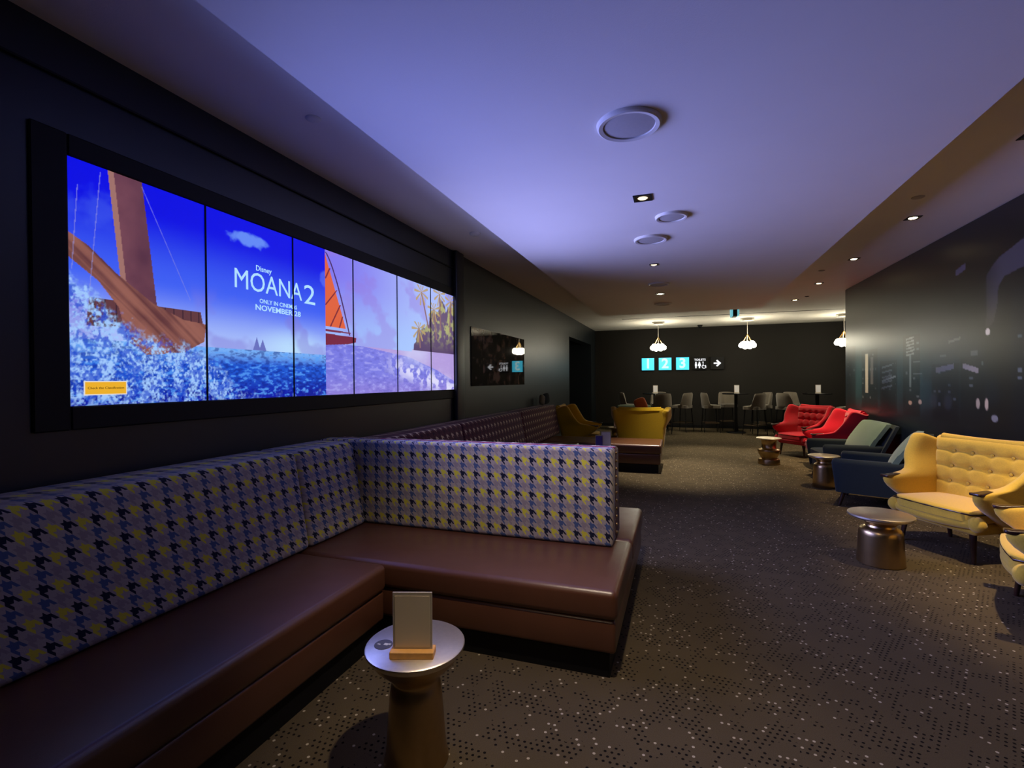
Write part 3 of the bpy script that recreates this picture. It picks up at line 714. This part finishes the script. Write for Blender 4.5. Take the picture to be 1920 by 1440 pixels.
def wing_chair(mname, label, group):
    F = M[mname]; c = thing('wing_chair', label, 'armchair', group=group)
    MB().box(-0.33, 0.33, -0.30, 0.33, 0.235, 0.33, 0.03, 3).build('seat_frame', F, c, smooth=50)
    pts = [(-0.335+0.67*i/16, 0.37-0.05*((i-8)/8)**2, 0.315+0.02*((i-8)/8)**2) for i in range(17)]
    rl = MB(); rl.tube(pts, 0.046, 12); rl.sphere((-0.335, 0.325, 0.335), 0.066, 14, 10, (0.9, 1, 1)); rl.sphere((0.335, 0.325, 0.335), 0.066, 14, 10, (0.9, 1, 1))
    rl.build('front_roll', F, c, smooth=60)
    sc_ = soft_block(-0.335, 0.335, -0.30, 0.385, 0.335, 0.435, 0.03, 12, 0.03).build('seat_cushion', F, c, smooth=60)
    pp = [(-0.333, -0.2, 0.412), (-0.333, 0.30, 0.412), (-0.318, 0.378, 0.412), (-0.16, 0.404, 0.414), (0, 0.412, 0.415), (0.16, 0.404, 0.414), (0.318, 0.378, 0.412), (0.333, 0.30, 0.412), (0.333, -0.2, 0.412)]
    MB().tube(pp, 0.007, 6).build('piping', M['wood_dark'], sc_, smooth=60)
    tuft_back().build('backrest', F, c, smooth=60)
    for bx, bz in BTN:
        MB().sphere((bx, back_y(bz)+0.100, bz), 0.014, 8, 6, (1, 0.5, 1)).build('button', F, c, smooth=60)
    MB().tube([(-0.33, back_y(0.935)-0.002, 0.935), (0, back_y(0.935)-0.006, 0.925), (0.33, back_y(0.935)-0.002, 0.935)], 0.006, 6).build('back_seam', F, c, smooth=60)
    MB().tube([(-0.36+0.72*i/8, back_y(0.95)+0.058, 0.958-0.012*(1-((i-4)/4)**2)) for i in range(9)], 0.042, 12).build('top_roll', F, c, smooth=60)
    for sd in (-1, 1):
        wp = side_panel(sd, W_YB, W_YF, 0.25, 1.04, w_x, 0.105, zs=W_ZS)
        for v in wp.bm.verts:
            if v.co.z > 0.80:
                k = max(0.0, min(1.0, (-0.10-v.co.y)/0.28)); v.co.z -= 0.10*k*(v.co.z-0.80)/0.24
        wp.build('wing', F, c, smooth=70)
        x = sd*w_x(0.33, 0.58)
        t = bmesh.new(); bmesh.ops.create_cube(t, size=1.0)
        bmesh.ops.bevel(t, geom=t.edges[:], offset=0.25, segments=4, affect='EDGES', profile=0.6)
        for v in t.verts:
            k = v.co.y+0.5
            v.co = Vector((x+v.co.x*(0.045+0.045*k), 0.325+v.co.y*0.22, 0.600+v.co.z*0.026+0.010*(0.5-k)+0.004*math.sin(k*7)))
        MB().absorb(t).build('arm_cap', M['wood_dark'], c, smooth=60)
        MB().tube([(sd*0.27, 0.27, 0.25), (sd*0.295, 0.30, 0.0)], [0.027, 0.016], 10).build('leg', M['wood_dark'], c, smooth=60)
        MB().tube([(sd*0.25, -0.26, 0.25), (sd*0.28, -0.34, 0.0)], [0.027, 0.016], 10).build('leg', M['wood_dark'], c, smooth=60)
    return c

def face(o, x, y, fx, fy, z=0.0):
    o.location = (x, y, z); o.rotation_euler = (0, 0, math.atan2(-fx, fy))
def place(proto, first, x, y, fx, fy, label, sc=(1, 1, 1)):
    o = proto if first else copy_tree(proto)
    face(o, x, y, fx, fy); o['label'] = label
    o.scale = sc
    return o

WS = (0.95, 0.90, 0.98)
wy = wing_chair('yellow', '', 'wool wing chairs')
place(wy, True, 2.285, 5.30, -0.885, -0.465, 'mustard buttoned wing chair with dark arm caps against the city mural', (1.05, 0.80, 0.97))
place(wy, False, 2.29, 3.92, -0.93, 0.37, 'mustard wing chair turned towards the drum table by the mural', (1.0, 0.84, 0.98))
wd = wing_chair('yellow_dim', '', 'wool wing chairs')
place(wd, True, -1.98, 9.98, 1.0, 0.05, 'deep yellow wing chair side on at the end of the maroon back')
place(wd, False, -0.72, 9.72, 0.0, 1.0, 'deep yellow wing chair with its back to the backless leather bench', (1.06, 1, 1))
wr_ = wing_chair('red', '', 'wool wing chairs')
place(wr_, True, 2.24, 10.85, -0.82, -0.57, 'crimson buttoned wing chair nearest the bar tables', WS)
place(wr_, False, 2.40, 9.50, -1.0, 0.02, 'crimson wing chair beside the sage green armchair', WS)

# low green armchairs with swept arms
G_YB = [(0.17, -0.30), (0.56, -0.36)]
G_YF = [(0.17, 0.36), (0.50, 0.40), (0.54, 0.395), (0.56, 0.37)]
G_ZS = [0.17, 0.22, 0.28, 0.34, 0.40, 0.45, 0.50, 0.52, 0.535, 0.545, 0.553, 0.558, 0.56]
def g_x(y, z): return 0.375+0.03*(z-0.2)
def low_chair(body, inner, label, group):
    c = thing('low_armchair', label, 'armchair', group=group)
    B, I = M[body], M[inner]
    MB().box(-0.34, 0.34, -0.33, 0.34, 0.17, 0.30, 0.02, 3).build('seat_frame', B, c, smooth=50)
    soft_block(-0.335, 0.335, -0.28, 0.38, 0.30, 0.43, 0.02, 10).build('seat_cushion', B, c, smooth=60)
    for sd in (-1, 1):
        side_panel(sd, G_YB, G_YF, 0.17, 0.56, g_x, 0.095, zs=G_ZS).build('arm', B, c, smooth=70)
        MB().tube([(sd*0.31, 0.28, 0.19), (sd*0.33, 0.33, 0.0)], [0.026, 0.015], 10).build('leg', M['wood_dark'], c, smooth=60)
        MB().tube([(sd*0.29, -0.27, 0.19), (sd*0.31, -0.34, 0.0)], [0.026, 0.015], 10).build('leg', M['wood_dark'], c, smooth=60)
    def back_part(x0, y_off, th, z0, z1, bulge):
        t = bmesh.new(); bmesh.ops.create_cube(t, size=1.0); bmesh.ops.subdivide_edges(t, edges=t.edges[:], cuts=12, use_grid_fill=True)
        for v in t.verts:
            a, b, z = v.co*2
            k = (max(abs(a), abs(z)))**8
            b2 = b*(1-0.5*k)+bulge*(b > 0)*(1-a*a)*(1-z*z)
            u = (z+1)/2; zz = z0+(z1-z0)*u; zz -= 0.015*(abs(a)**6)*(z > 0)
            v.co = Vector((a*x0*(1-0.03*abs(z)**6), y_off+b2*th/2-0.25*u**1.25, zz))
        return MB().absorb(t)
    back_part(0.415, -0.150, 0.12, 0.44, 0.87, 0.3).build('back_cushion', I, c, smooth=60)
    back_part(0.43, -0.245, 0.09, 0.24, 0.84, 0.0).build('back_shell', B, c, smooth=60)
    return c
lg = low_chair('teal', 'green', '', 'low green armchairs')
place(lg, True, 2.28, 8.42, -1.0, -0.05, 'low armchair with a sage green back between the brass table and crimson chair')
place(lg, False, 2.19, 6.90, -0.93, 0.37, 'low dark teal armchair next to the mustard wing chair')
place(lg, False, -1.02, 12.35, 0.25, -1.0, 'low teal armchair with a rust cushion near the bar stools')
oc = link('scatter_cushion', cushion_mesh(0.34, 0.30, 0.14), M['orange'], smooth=60); oc.location = (-0.93, 12.40, 0.885); oc.rotation_euler = (0, 1.2, 0.3)
tag(oc, 'rust orange cushion lying over the teal armchair', 'cushion')

# ================================================================== brass side tables
def drum_table(label, x, y, r=0.225, h=0.40, group='brass drum side tables'):
    k = r/0.225; t = thing('side_table', label, 'side table', (x, y, 0), group=group)
    MB().lathe([(0, h), (r-0.006, h), (r, h-0.004), (r+0.001, h-0.016), (r-0.010, h-0.028), (r*0.70, h-0.050), (0, h-0.050)], 64).build('table_top', M['brass_top'], t, smooth=40)
    MB().lathe([(0, h-0.045), (0.150*k, h-0.048), (0.115*k, h-0.068), (0.100*k, h-0.088), (0.105*k, h-0.102), (0.135*k, h-0.118), (0.148*k, h-0.14), (0.152*k, h-0.17), (0.158*k, 0.10), (0.165*k, 0.006), (0.160*k, 0), (0, 0)], 64).build('base', M['brass'], t, smooth=40)
    return t
def flask_table(label, x, y, r=0.205, h=0.40):
    t = thing('side_table', label, 'side table', (x, y, 0), group='brass drum side tables')
    MB().lathe([(0, h), (r-0.006, h), (r, h-0.004), (r, h-0.014), (r-0.012, h-0.030), (0, h-0.030)], 64).build('table_top', M['brass_top'], t, smooth=40)
    MB().lathe([(0, h-0.025), (r-0.014, h-0.030), (0.163, h-0.060), (0.135, h-0.088), (0.108, h-0.112), (0.094, h-0.130), (0.091, h-0.142), (0.097, h-0.156), (0.103, h-0.20), (0.118, 0.05), (0.128, 0.004), (0.123, 0), (0, 0)], 64).build('base', M['brass'], t, smooth=40)
    return t
def hourglass_table(label, x, y, r=0.20, h=0.46):
    t = thing('side_table', label, 'side table', (x, y, 0), group='brass hourglass side tables')
    MB().lathe([(0, h), (r-0.004, h), (r, h-0.004), (r-0.002, h-0.016), (r-0.03, h-0.026), (0, h-0.026)], 48).build('table_top', M['brass_top'], t, smooth=40)
    MB().lathe([(0, h-0.02), (0.15, h-0.026), (0.125, h-0.05), (0.118, h-0.10), (0.115, h-0.17), (0.13, h-0.19), (0.175, h-0.205), (0.182, h-0.225), (0.165, h-0.28), (0.135, h-0.335), (0.13, h-0.35), (0.165, h-0.37), (0.175, h-0.40), (0.178, 0.006), (0.17, 0), (0, 0)], 48).build('base', M['brass'], t, smooth=40)
    return t
nt = flask_table('round brass side table holding the blank card stand by the leather bench', -1.005, 1.715, 0.195, 0.46)
MB().lathe([(0, 0.4615), (0.036, 0.4615), (0.036, 0.4600), (0, 0.4600)], 32, (-0.112, -0.055, 0)).build('sticker', M['sticker'], nt)
for dx, dy, a, b in ((-0.018, -0.004, 0.007, 0.003), (0.010, 0.004, 0.009, 0.007), (0.024, 0.008, 0.004, 0.005)):
    MB().box(-0.112+dx-a, -0.112+dx+a, -0.055+dy-b, -0.055+dy+b, 0.4615, 0.4620).build('sticker_print', M['print_grey'], nt)
drum_table('round brass drum table in front of the mustard wing chair', 1.525, 4.72)
drum_table('round brass drum table between the two mustard wing chairs', 2.60, 4.62, 0.17)
hourglass_table('brass hourglass table in front of the crimson wing chairs', 1.46, 9.62)
drum_table('round brass drum table between the sage and teal armchairs', 1.86, 7.78, 0.190, 0.44)
hourglass_table('brass hourglass table in the far maroon seating bay', -1.15, 7.62)
hourglass_table('brass hourglass table between the two deep yellow wing chairs', -1.33, 10.95)

# ================================================================== card stands
def card_stand(label, x, y, z, rot=0.0, wdt=0.105, ht=0.165, card='card', wood=True, group='card stands on tables'):
    c = thing('card_stand', label, 'card stand', (x, y, z), rot, group)
    if wood: MB().box(-wdt/2-0.008, wdt/2+0.008, -0.030, 0.030, 0, 0.026, 0.002, 1).build('wooden_base', M['wood_light'], c)
    else: MB().box(-wdt/2-0.004, wdt/2+0.004, -0.028, 0.028, 0, 0.010, 0.002, 1).build('base', M['acrylic'], c)
    ac = MB().box(-wdt/2, wdt/2, -0.003, 0.003, 0.006, ht+0.026, 0.0008, 1).build('holder', M['acrylic'], c)
    MB().box(-wdt/2+0.009, wdt/2-0.009, -0.0042, -0.0028, 0.034, ht+0.012).build('card', M[card], ac)
    return c
card_stand('blank cream card in a pale timber block on the nearest brass table', -0.967, 1.630, 0.460, math.radians(17.5), 0.150, 0.215)
card_stand('white card standing on the brass table in the far maroon bay', -1.10, 7.66, 0.460, 0.05, 0.15, 0.215, 'card_white', False)
card_stand('violet card standing on the brass table in the far maroon bay', -1.19, 7.56, 0.460, 0.05, 0.12, 0.165, 'card_blue', False)
card_stand('card stand on the brass table between the deep yellow wing chairs', -1.33, 10.95, 0.460, 0.3, 0.14, 0.21, 'card', False)

# ================================================================== bar tables and stools
def bar_table(label, x, y):
    t = thing('bar_table', label, 'table', (x, y, 0), group='high bar tables along the end wall')
    MB().lathe([(0, 1.10), (0.345, 1.10), (0.35, 1.095), (0.35, 1.075), (0.345, 1.07), (0, 1.07)], 48).build('table_top', M['black_gloss'], t, smooth=40)
    MB().box(-0.04, 0.04, -0.04, 0.04, 0.02, 1.07, 0.004, 1).build('column', M['black'], t)
    MB().lathe([(0, 0.025), (0.24, 0.022), (0.25, 0.015), (0.25, 0), (0, 0)], 40).build('foot', M['black'], t, smooth=40)
    return t
TX = (-0.72, 1.45, 3.42); TYY = 14.95
bar_table('high round bar table beneath the pendant at the doorway end', TX[0], TYY)
bar_table('high round bar table beneath the middle pendant', TX[1], TYY)
bar_table('high round bar table beyond the mural corner', TX[2], TYY)
for tx, lab in zip(TX, ('menu card on the bar table at the doorway end', 'menu card on the middle bar table', 'menu card on the bar table past the mural')):
    card_stand(lab, tx+0.02, TYY-0.03, 1.10, 0.1, 0.13, 0.20, 'card_white', False, 'menu cards on the bar tables')
def stool_back():
    t = bmesh.new(); NA, NZ = 36, 8; I, O = [], []
    for j in range(NZ+1):
        k = j/NZ; ri, ro = [], []
        for i in range(NA+1):
            a = -1.62+3.24*i/NA                                 # angle from the back (-y)
            q = max(0.0, min(1.0, (abs(a)-0.98)/0.42)); h = 0.42-0.34*q*q*(3-2*q)-0.025*(a/1.2)**2*(1-q); z = 0.70+k*h
            rx, ry = 0.225+0.02*k, 0.215+0.045*k
            e = math.sqrt(max(0.0, 1-(2*k-1)**8)); th = 0.022*e+0.001
            x, y = math.sin(a), -math.cos(a)
            ri.append(t.verts.new((x*(rx-th), y*(ry-th), z))); ro.append(t.verts.new((x*(rx+th), y*(ry+th), z)))
        I.append(ri); O.append(ro)
    for R in (I, O):
        for a, b in zip(R, R[1:]):
            for i in range(NA): t.faces.new((a[i], a[i+1], b[i+1], b[i]))
    for a, b in ((I[0], O[0]), (I[-1], O[-1])):
        for i in range(NA): t.faces.new((a[i], a[i+1], b[i+1], b[i]))
    for j in range(NZ):
        for i in (0, NA): t.faces.new((I[j][i], I[j+1][i], O[j+1][i], O[j][i]))
    bmesh.ops.recalc_face_normals(t, faces=t.faces)
    return MB().absorb(t)
def bar_stool():
    s = thing('bar_stool', '', 'stool', group='grey bar stools around the bar tables')
    soft_block(-0.225, 0.225, -0.215, 0.235, 0.675, 0.765, 0.02, 8).build('seat', M['stool'], s, smooth=60)
    stool_back().build('backrest', M['stool'], s, smooth=60)
    for sx in (-1, 1):
        for sy in (-1, 1):
            MB().tube([(sx*0.17, sy*0.17, 0.69), (sx*0.215, sy*0.215, 0.0)], [0.014, 0.010], 8).build('leg', M['black'], s, smooth=60)
    q = 0.198
    MB().tube([(-q, -q, 0.27), (q, -q, 0.27), (q, q, 0.27), (-q, q, 0.27)], 0.009, 6, closed=True).build('footrest', M['chrome'], s, smooth=60)
    return s
bs = bar_stool(); first = True
for x, y, fx, fy, lab in (
    (-1.47, 14.95, 1, 0.1, 'grey bar stool turned to the first bar table from the doorway side'),
    (-0.50, 14.28, -0.25, 1, 'grey bar stool with its back to the deep yellow wing chair'),
    (-0.62, 15.62, 0.1, -1, 'grey bar stool between the doorway end table and the number signs'),
    (0.05, 14.85, -0.9, 0.5, 'grey bar stool on the middle side of the doorway end table'),
    (0.80, 14.95, 1, 0.15, 'grey bar stool facing the middle bar table from the doorway side'),
    (1.30, 15.60, 0.2, -1, 'grey bar stool between the middle table and the end wall'),
    (1.86, 14.42, -0.75, 0.65, 'grey bar stool drawn up in front of the middle bar table'),
    (2.14, 15.25, -1, -0.35, 'grey bar stool on the mural side of the middle bar table'),
    (2.66, 14.60, 0.8, 0.6, 'grey bar stool facing the bar table past the mural'),
    (2.98, 15.50, 0.5, -0.85, 'grey bar stool by the end wall at the table past the mural'),
    (4.02, 14.45, -0.7, 0.7, 'grey bar stool half hidden by the mural corner')):
    o = bs if first else copy_tree(bs); first = False
    face(o, x, y, fx, fy); o['label'] = lab

# ================================================================== signs on the end wall
def sign_box(label, x0, x1, z0, z1, cyan=True):
    s = thing('lit_sign', label, 'sign', ((x0+x1)/2, BY, (z0+z1)/2), group='lit signs in a row on the end wall')
    hw, hh = (x1-x0)/2, (z1-z0)/2
    MB().box(-hw, hw, -0.07, 0, -hh, hh, 0.004, 1).build('sign_case', M['black'], s)
    if cyan: MB().box(-hw+0.008, hw-0.008, -0.074, -0.069, -hh+0.008, hh-0.008).build('light_panel', M['sign_cyan'], s)
    return s
def back_text(parent, body, size, material, x=0, z=0, bold=0.0):
    me = text_mesh(body, size, 0.001, 'CENTER', bold)
    me.transform(Matrix(((1, 0, 0, x), (0, 0, -1, -0.078), (0, 1, 0, z), (0, 0, 0, 1)))); return link('lettering', me, material, parent)
for k, dg in enumerate('123'):
    x0 = -1.175+0.517*k
    s = sign_box('backlit turquoise square sign with a white number %s' % {'1': 'one', '2': 'two', '3': 'three'}[dg], x0, x0+0.395, 1.785, 2.185)
    back_text(s, dg, 0.42, M['sign_white'], 0, 0, 0.012)
s = sign_box('black sign with white toilets lettering and figures', 0.36, 0.76, 1.79, 2.18, False)
back_text(s, 'TOILETS', 0.088, M['sign_plain'], 0, 0.105, 0.002)
def figure(x, skirt):
    f = MB()
    f.lathe([(0, 0.045), (0.02, 0.04), (0.026, 0.025), (0.02, 0.008), (0, 0.004)], 12, (x, -0.075, 0.005))
    b = [(-0.028, 0.0), (0.028, 0.0), (0.05 if skirt else 0.03, -0.085), (0.02, -0.085), (0.018, -0.15), (-0.018, -0.15), (-0.02, -0.085), (-0.05 if skirt else -0.03, -0.085)]
    t = bmesh.new(); A = [t.verts.new((x+a, -0.074, z)) for a, z in b]; B = [t.verts.new((x+a, -0.079, z)) for a, z in b]
    t.faces.new(A); t.faces.new(B[::-1])
    for i in range(len(b)): t.faces.new((A[i], A[(i+1) % len(b)], B[(i+1) % len(b)], B[i]))
    bmesh.ops.recalc_face_normals(t, faces=t.faces); f.absorb(t)
    return f
figure(-0.115, False).build('pictogram', M['sign_plain'], s); figure(-0.015, True).build('pictogram', M['sign_plain'], s)
wc = MB(); wc.tube([(0.115+0.055*math.cos(a*0.35+2.2), -0.077, -0.10+0.055*math.sin(a*0.35+2.2)) for a in range(15)], 0.010, 6)
wc.tube([(0.09, -0.077, 0.0), (0.095, -0.077, -0.075), (0.15, -0.077, -0.08), (0.175, -0.077, -0.14)], 0.011, 6); wc.sphere((0.088, -0.077, 0.03), 0.021, 10, 6, (1, 0.2, 1))
wc.build('pictogram', M['sign_plain'], s)
s = sign_box('black sign with a white arrow', 0.86, 1.24, 1.79, 2.17, False)
ar = MB()
for P in ([(-0.10, 0.022), (0.05, 0.022), (0.05, -0.022), (-0.10, -0.022)], [(0.11, 0), (0.0, 0.105), (-0.035, 0.075), (0.045, 0.0), (-0.035, -0.075), (0.0, -0.105)]):
    t = bmesh.new(); A = [t.verts.new((a, -0.074, z)) for a, z in P]; B = [t.verts.new((a, -0.079, z)) for a, z in P]
    t.faces.new(A); t.faces.new(B[::-1])
    for i in range(len(P)): t.faces.new((A[i], A[(i+1) % len(P)], B[(i+1) % len(P)], B[i]))
    bmesh.ops.recalc_face_normals(t, faces=t.faces); ar.absorb(t)
ar.build('arrow', M['sign_plain'], s)

# ================================================================== pendants
def pendant():
    p = thing('pendant_lamp', '', 'lamp', group='glass globe pendants over the bar tables')
    MB().lathe([(0, 0), (0.17, 0), (0.17, -0.018), (0.12, -0.03), (0.12, -0.05), (0.16, -0.062), (0.16, -0.072), (0, -0.072)], 32).build('canopy', M['white'], p, smooth=40)
    MB().tube([(0, 0, -0.07), (0, 0, -0.42)], 0.008, 6).build('cord', M['white'], p)
    gl = [(0.15*math.cos(a), 0.15*math.sin(a), -0.70+0.02*((k % 2)*2-1)) for k, a in enumerate([i*math.pi/4 for i in range(8)])]+[(0.06, 0.02, -0.75), (-0.06, -0.03, -0.755), (0, 0, -0.67)]
    for g in gl:
        o = MB().sphere(g, 0.066, 16, 10).build('globe', M['globe'], p, smooth=60)
    for g in gl[:8:2]+gl[1:8:2]:
        MB().tube([(0, 0, -0.42), (g[0]*0.9, g[1]*0.9, g[2]+0.06)], 0.005, 5).build('wire', M['brass'], p)
    return p
pd = pendant()
for k, (x, y, lab) in enumerate(((-0.59, 14.35, 'glowing glass globe pendant above the number signs end'), (1.68, 14.35, 'glowing glass globe pendant over the middle bar table'), (3.88, 14.35, 'glowing glass globe pendant cut off by the mural corner'))):
    o = pd if k == 0 else copy_tree(pd); o.location = (x, y, CZ); o['label'] = lab

# ================================================================== ceiling fittings
def speaker(label, x, y, r):
    s = thing('ceiling_speaker', label, 'speaker', (x, y, PZ), group='round ceiling speakers')
    MB().lathe([(r*0.80, -0.004), (r*0.82, -0.018), (r*0.95, -0.022), (r, -0.016), (r+0.004, 0)], 48).build('rim', M['white'], s, smooth=40)
    MB().lathe([(0, -0.016), (r*0.5, -0.016), (r*0.80, -0.012), (r*0.81, 0)], 48).build('grille', M['grille'], s, smooth=40)
    return s
speaker('large round ceiling speaker level with the dividing bench', -0.262, 2.773, 0.172)
speaker('round ceiling speaker beside the square downlight', -0.068, 4.457, 0.132)
speaker('flush round ceiling speaker of the mid ceiling', -0.277, 5.109, 0.158)
speaker('round ceiling speaker before the lit downlight', -0.299, 7.536, 0.15)
speaker('round ceiling speaker past the lit downlight', -0.304, 9.521, 0.15)
def downlight(label, x, y, z, power, lamp='lamp_warm', size=0.075, tilt=(0, 0), cone=78, blend=1.0, col=(1.0, 0.76, 0.46)):
    d = thing('downlight', label, 'downlight', (x, y, z), group='square recessed downlights')
    h = size
    t = MB(); t.box(-h, h, -h, -h+0.014, -0.006, 0.0); t.box(-h, h, h-0.014, h, -0.006, 0); t.box(-h, -h+0.014, -h+0.014, h-0.014, -0.006, 0); t.box(h-0.014, h, -h+0.014, h-0.014, -0.006, 0)
    t.build('bezel', M['black'], d)
    MB().box(-h+0.012, h-0.012, -h+0.012, h-0.012, -0.0035, 0.0).build('reflector', M['black_gloss'], d)
    MB().lathe([(0, -0.010), (0.03, -0.009), (0.038, -0.0035), (0, -0.003)], 20).build('lamp', M[lamp], d, smooth=40)
    if power:
        l = bpy.data.lights.new('downlight_lamp', 'SPOT'); l.energy = power; l.color = col; l.spot_size = math.radians(cone); l.spot_blend = blend; l.shadow_soft_size = 0.04
        o = bpy.data.objects.new('downlight_lamp', l); COL.objects.link(o); o.location = (x, y, z-0.02); o.rotation_euler = (tilt[0], tilt[1], 0)
    return d
P1 = 170
downlight('lit square downlight above the near brass table', -0.294, 1.70, PZ, P1*0.88, cone=84, blend=0.6, tilt=(0.36, 0.0), col=(1.0, 0.82, 0.60))
downlight('dim square downlight between two round speakers', -0.271, 3.935, PZ, 0, 'lamp_dim', 0.07)
downlight('dark square downlight past the flush speaker', -0.303, 6.258, PZ, 0, 'lamp_dim', 0.05)
downlight('bright downlight in the ceiling panel towards the bar tables', -0.31, 8.437, PZ, P1*2.8, cone=66, blend=0.8, tilt=(0.0, -0.10), col=(1.0, 0.88, 0.70))
downlight('added unseen dim square downlight aimed at the nearest brass table', -0.31, -0.60, PZ, P1*0.3, 'lamp_dim', 0.075, (0.65, 0.0), 46, 0.9)  # added out of view, turned on low to brighten the near card stand
downlight('bright downlight just past the end of the ceiling panel', 0.62, 11.55, CZ, P1*2.6, 'lamp_warm', 0.06, (-0.36, 0.0), 64, 0.9, (1.0, 0.88, 0.66))
for y, lab, k in ((0.66, 'warm downlight at the start of the mural row', 0.3), (2.44, 'warm downlight second in the mural row', 0.6), (4.22, 'warm downlight above the nearer mustard chair and drum table', 2.1), (6.00, 'warm downlight above the mustard wing chair', 1.4), (7.78, 'warm downlight above the sage armchair', 1.4), (9.56, 'warm downlight above the crimson wing chairs', 2.4), (11.40, 'warm downlight beyond the mural corner', 1.3)):
    downlight(lab, 2.22, y, CZ, P1*k*1.15, 'lamp_warm', 0.06, (0.0, -0.13), 62)
def detector(label, x, y, z, r, h, m_='white'):
    o = MB().lathe([(0, -h), (r*0.6, -h), (r*0.9, -h*0.6), (r, -h*0.2), (r, 0), (0, 0)], 28).build('smoke_detector', M[m_], smooth=40)
    o.location = (x, y, z); return tag(o, label, 'detector', 'small round ceiling detectors')
detector('round cap on the dark ceiling strip above the video wall', -2.11, 2.45, CZ, 0.045, 0.012)
detector('round detector at the far end of the strip above the video wall', -2.11, 4.93, CZ, 0.06, 0.030)
detector('small round cap next to the mural row downlights', 2.01, 5.33, CZ, 0.05, 0.010, 'grille')
detector('small round cap past the second mural downlight', 2.0, 8.45, CZ, 0.045, 0.010, 'grille')
detector('small round cap on the rear ceiling by the mural corner', 2.35, 11.0, CZ, 0.04, 0.012, 'black')
sc = thing('security_camera', 'small black dome camera on the ceiling by the end wall', 'camera', (0.55, 15.6, CZ))
MB().lathe([(0, 0), (0.07, 0), (0.07, -0.03), (0.06, -0.04), (0, -0.04)], 24).build('mount', M['black'], sc, smooth=40)
MB().sphere((0, 0, -0.045), 0.05, 16, 10).build('dome', M['black_gloss'], sc, smooth=60)
ex = thing('exit_sign', 'small hanging exit light seen edge on below the ceiling panel end', 'sign', (1.13, 11.85, CZ))
MB().box(-0.055, 0.055, -0.17, 0.17, -0.05, 0.0, 0.004, 1).build('mount', M['black'], ex)
for sx in (-1, 1):
    MB().box(sx*0.062-0.018, sx*0.062+0.018, -0.16, 0.16, -0.235, -0.05, 0.003, 1).build('light_panel', M['exit'], ex)
MB().box(-0.042, 0.042, -0.15, 0.15, -0.24, -0.05, 0.003, 1).build('housing', M['black'], ex)
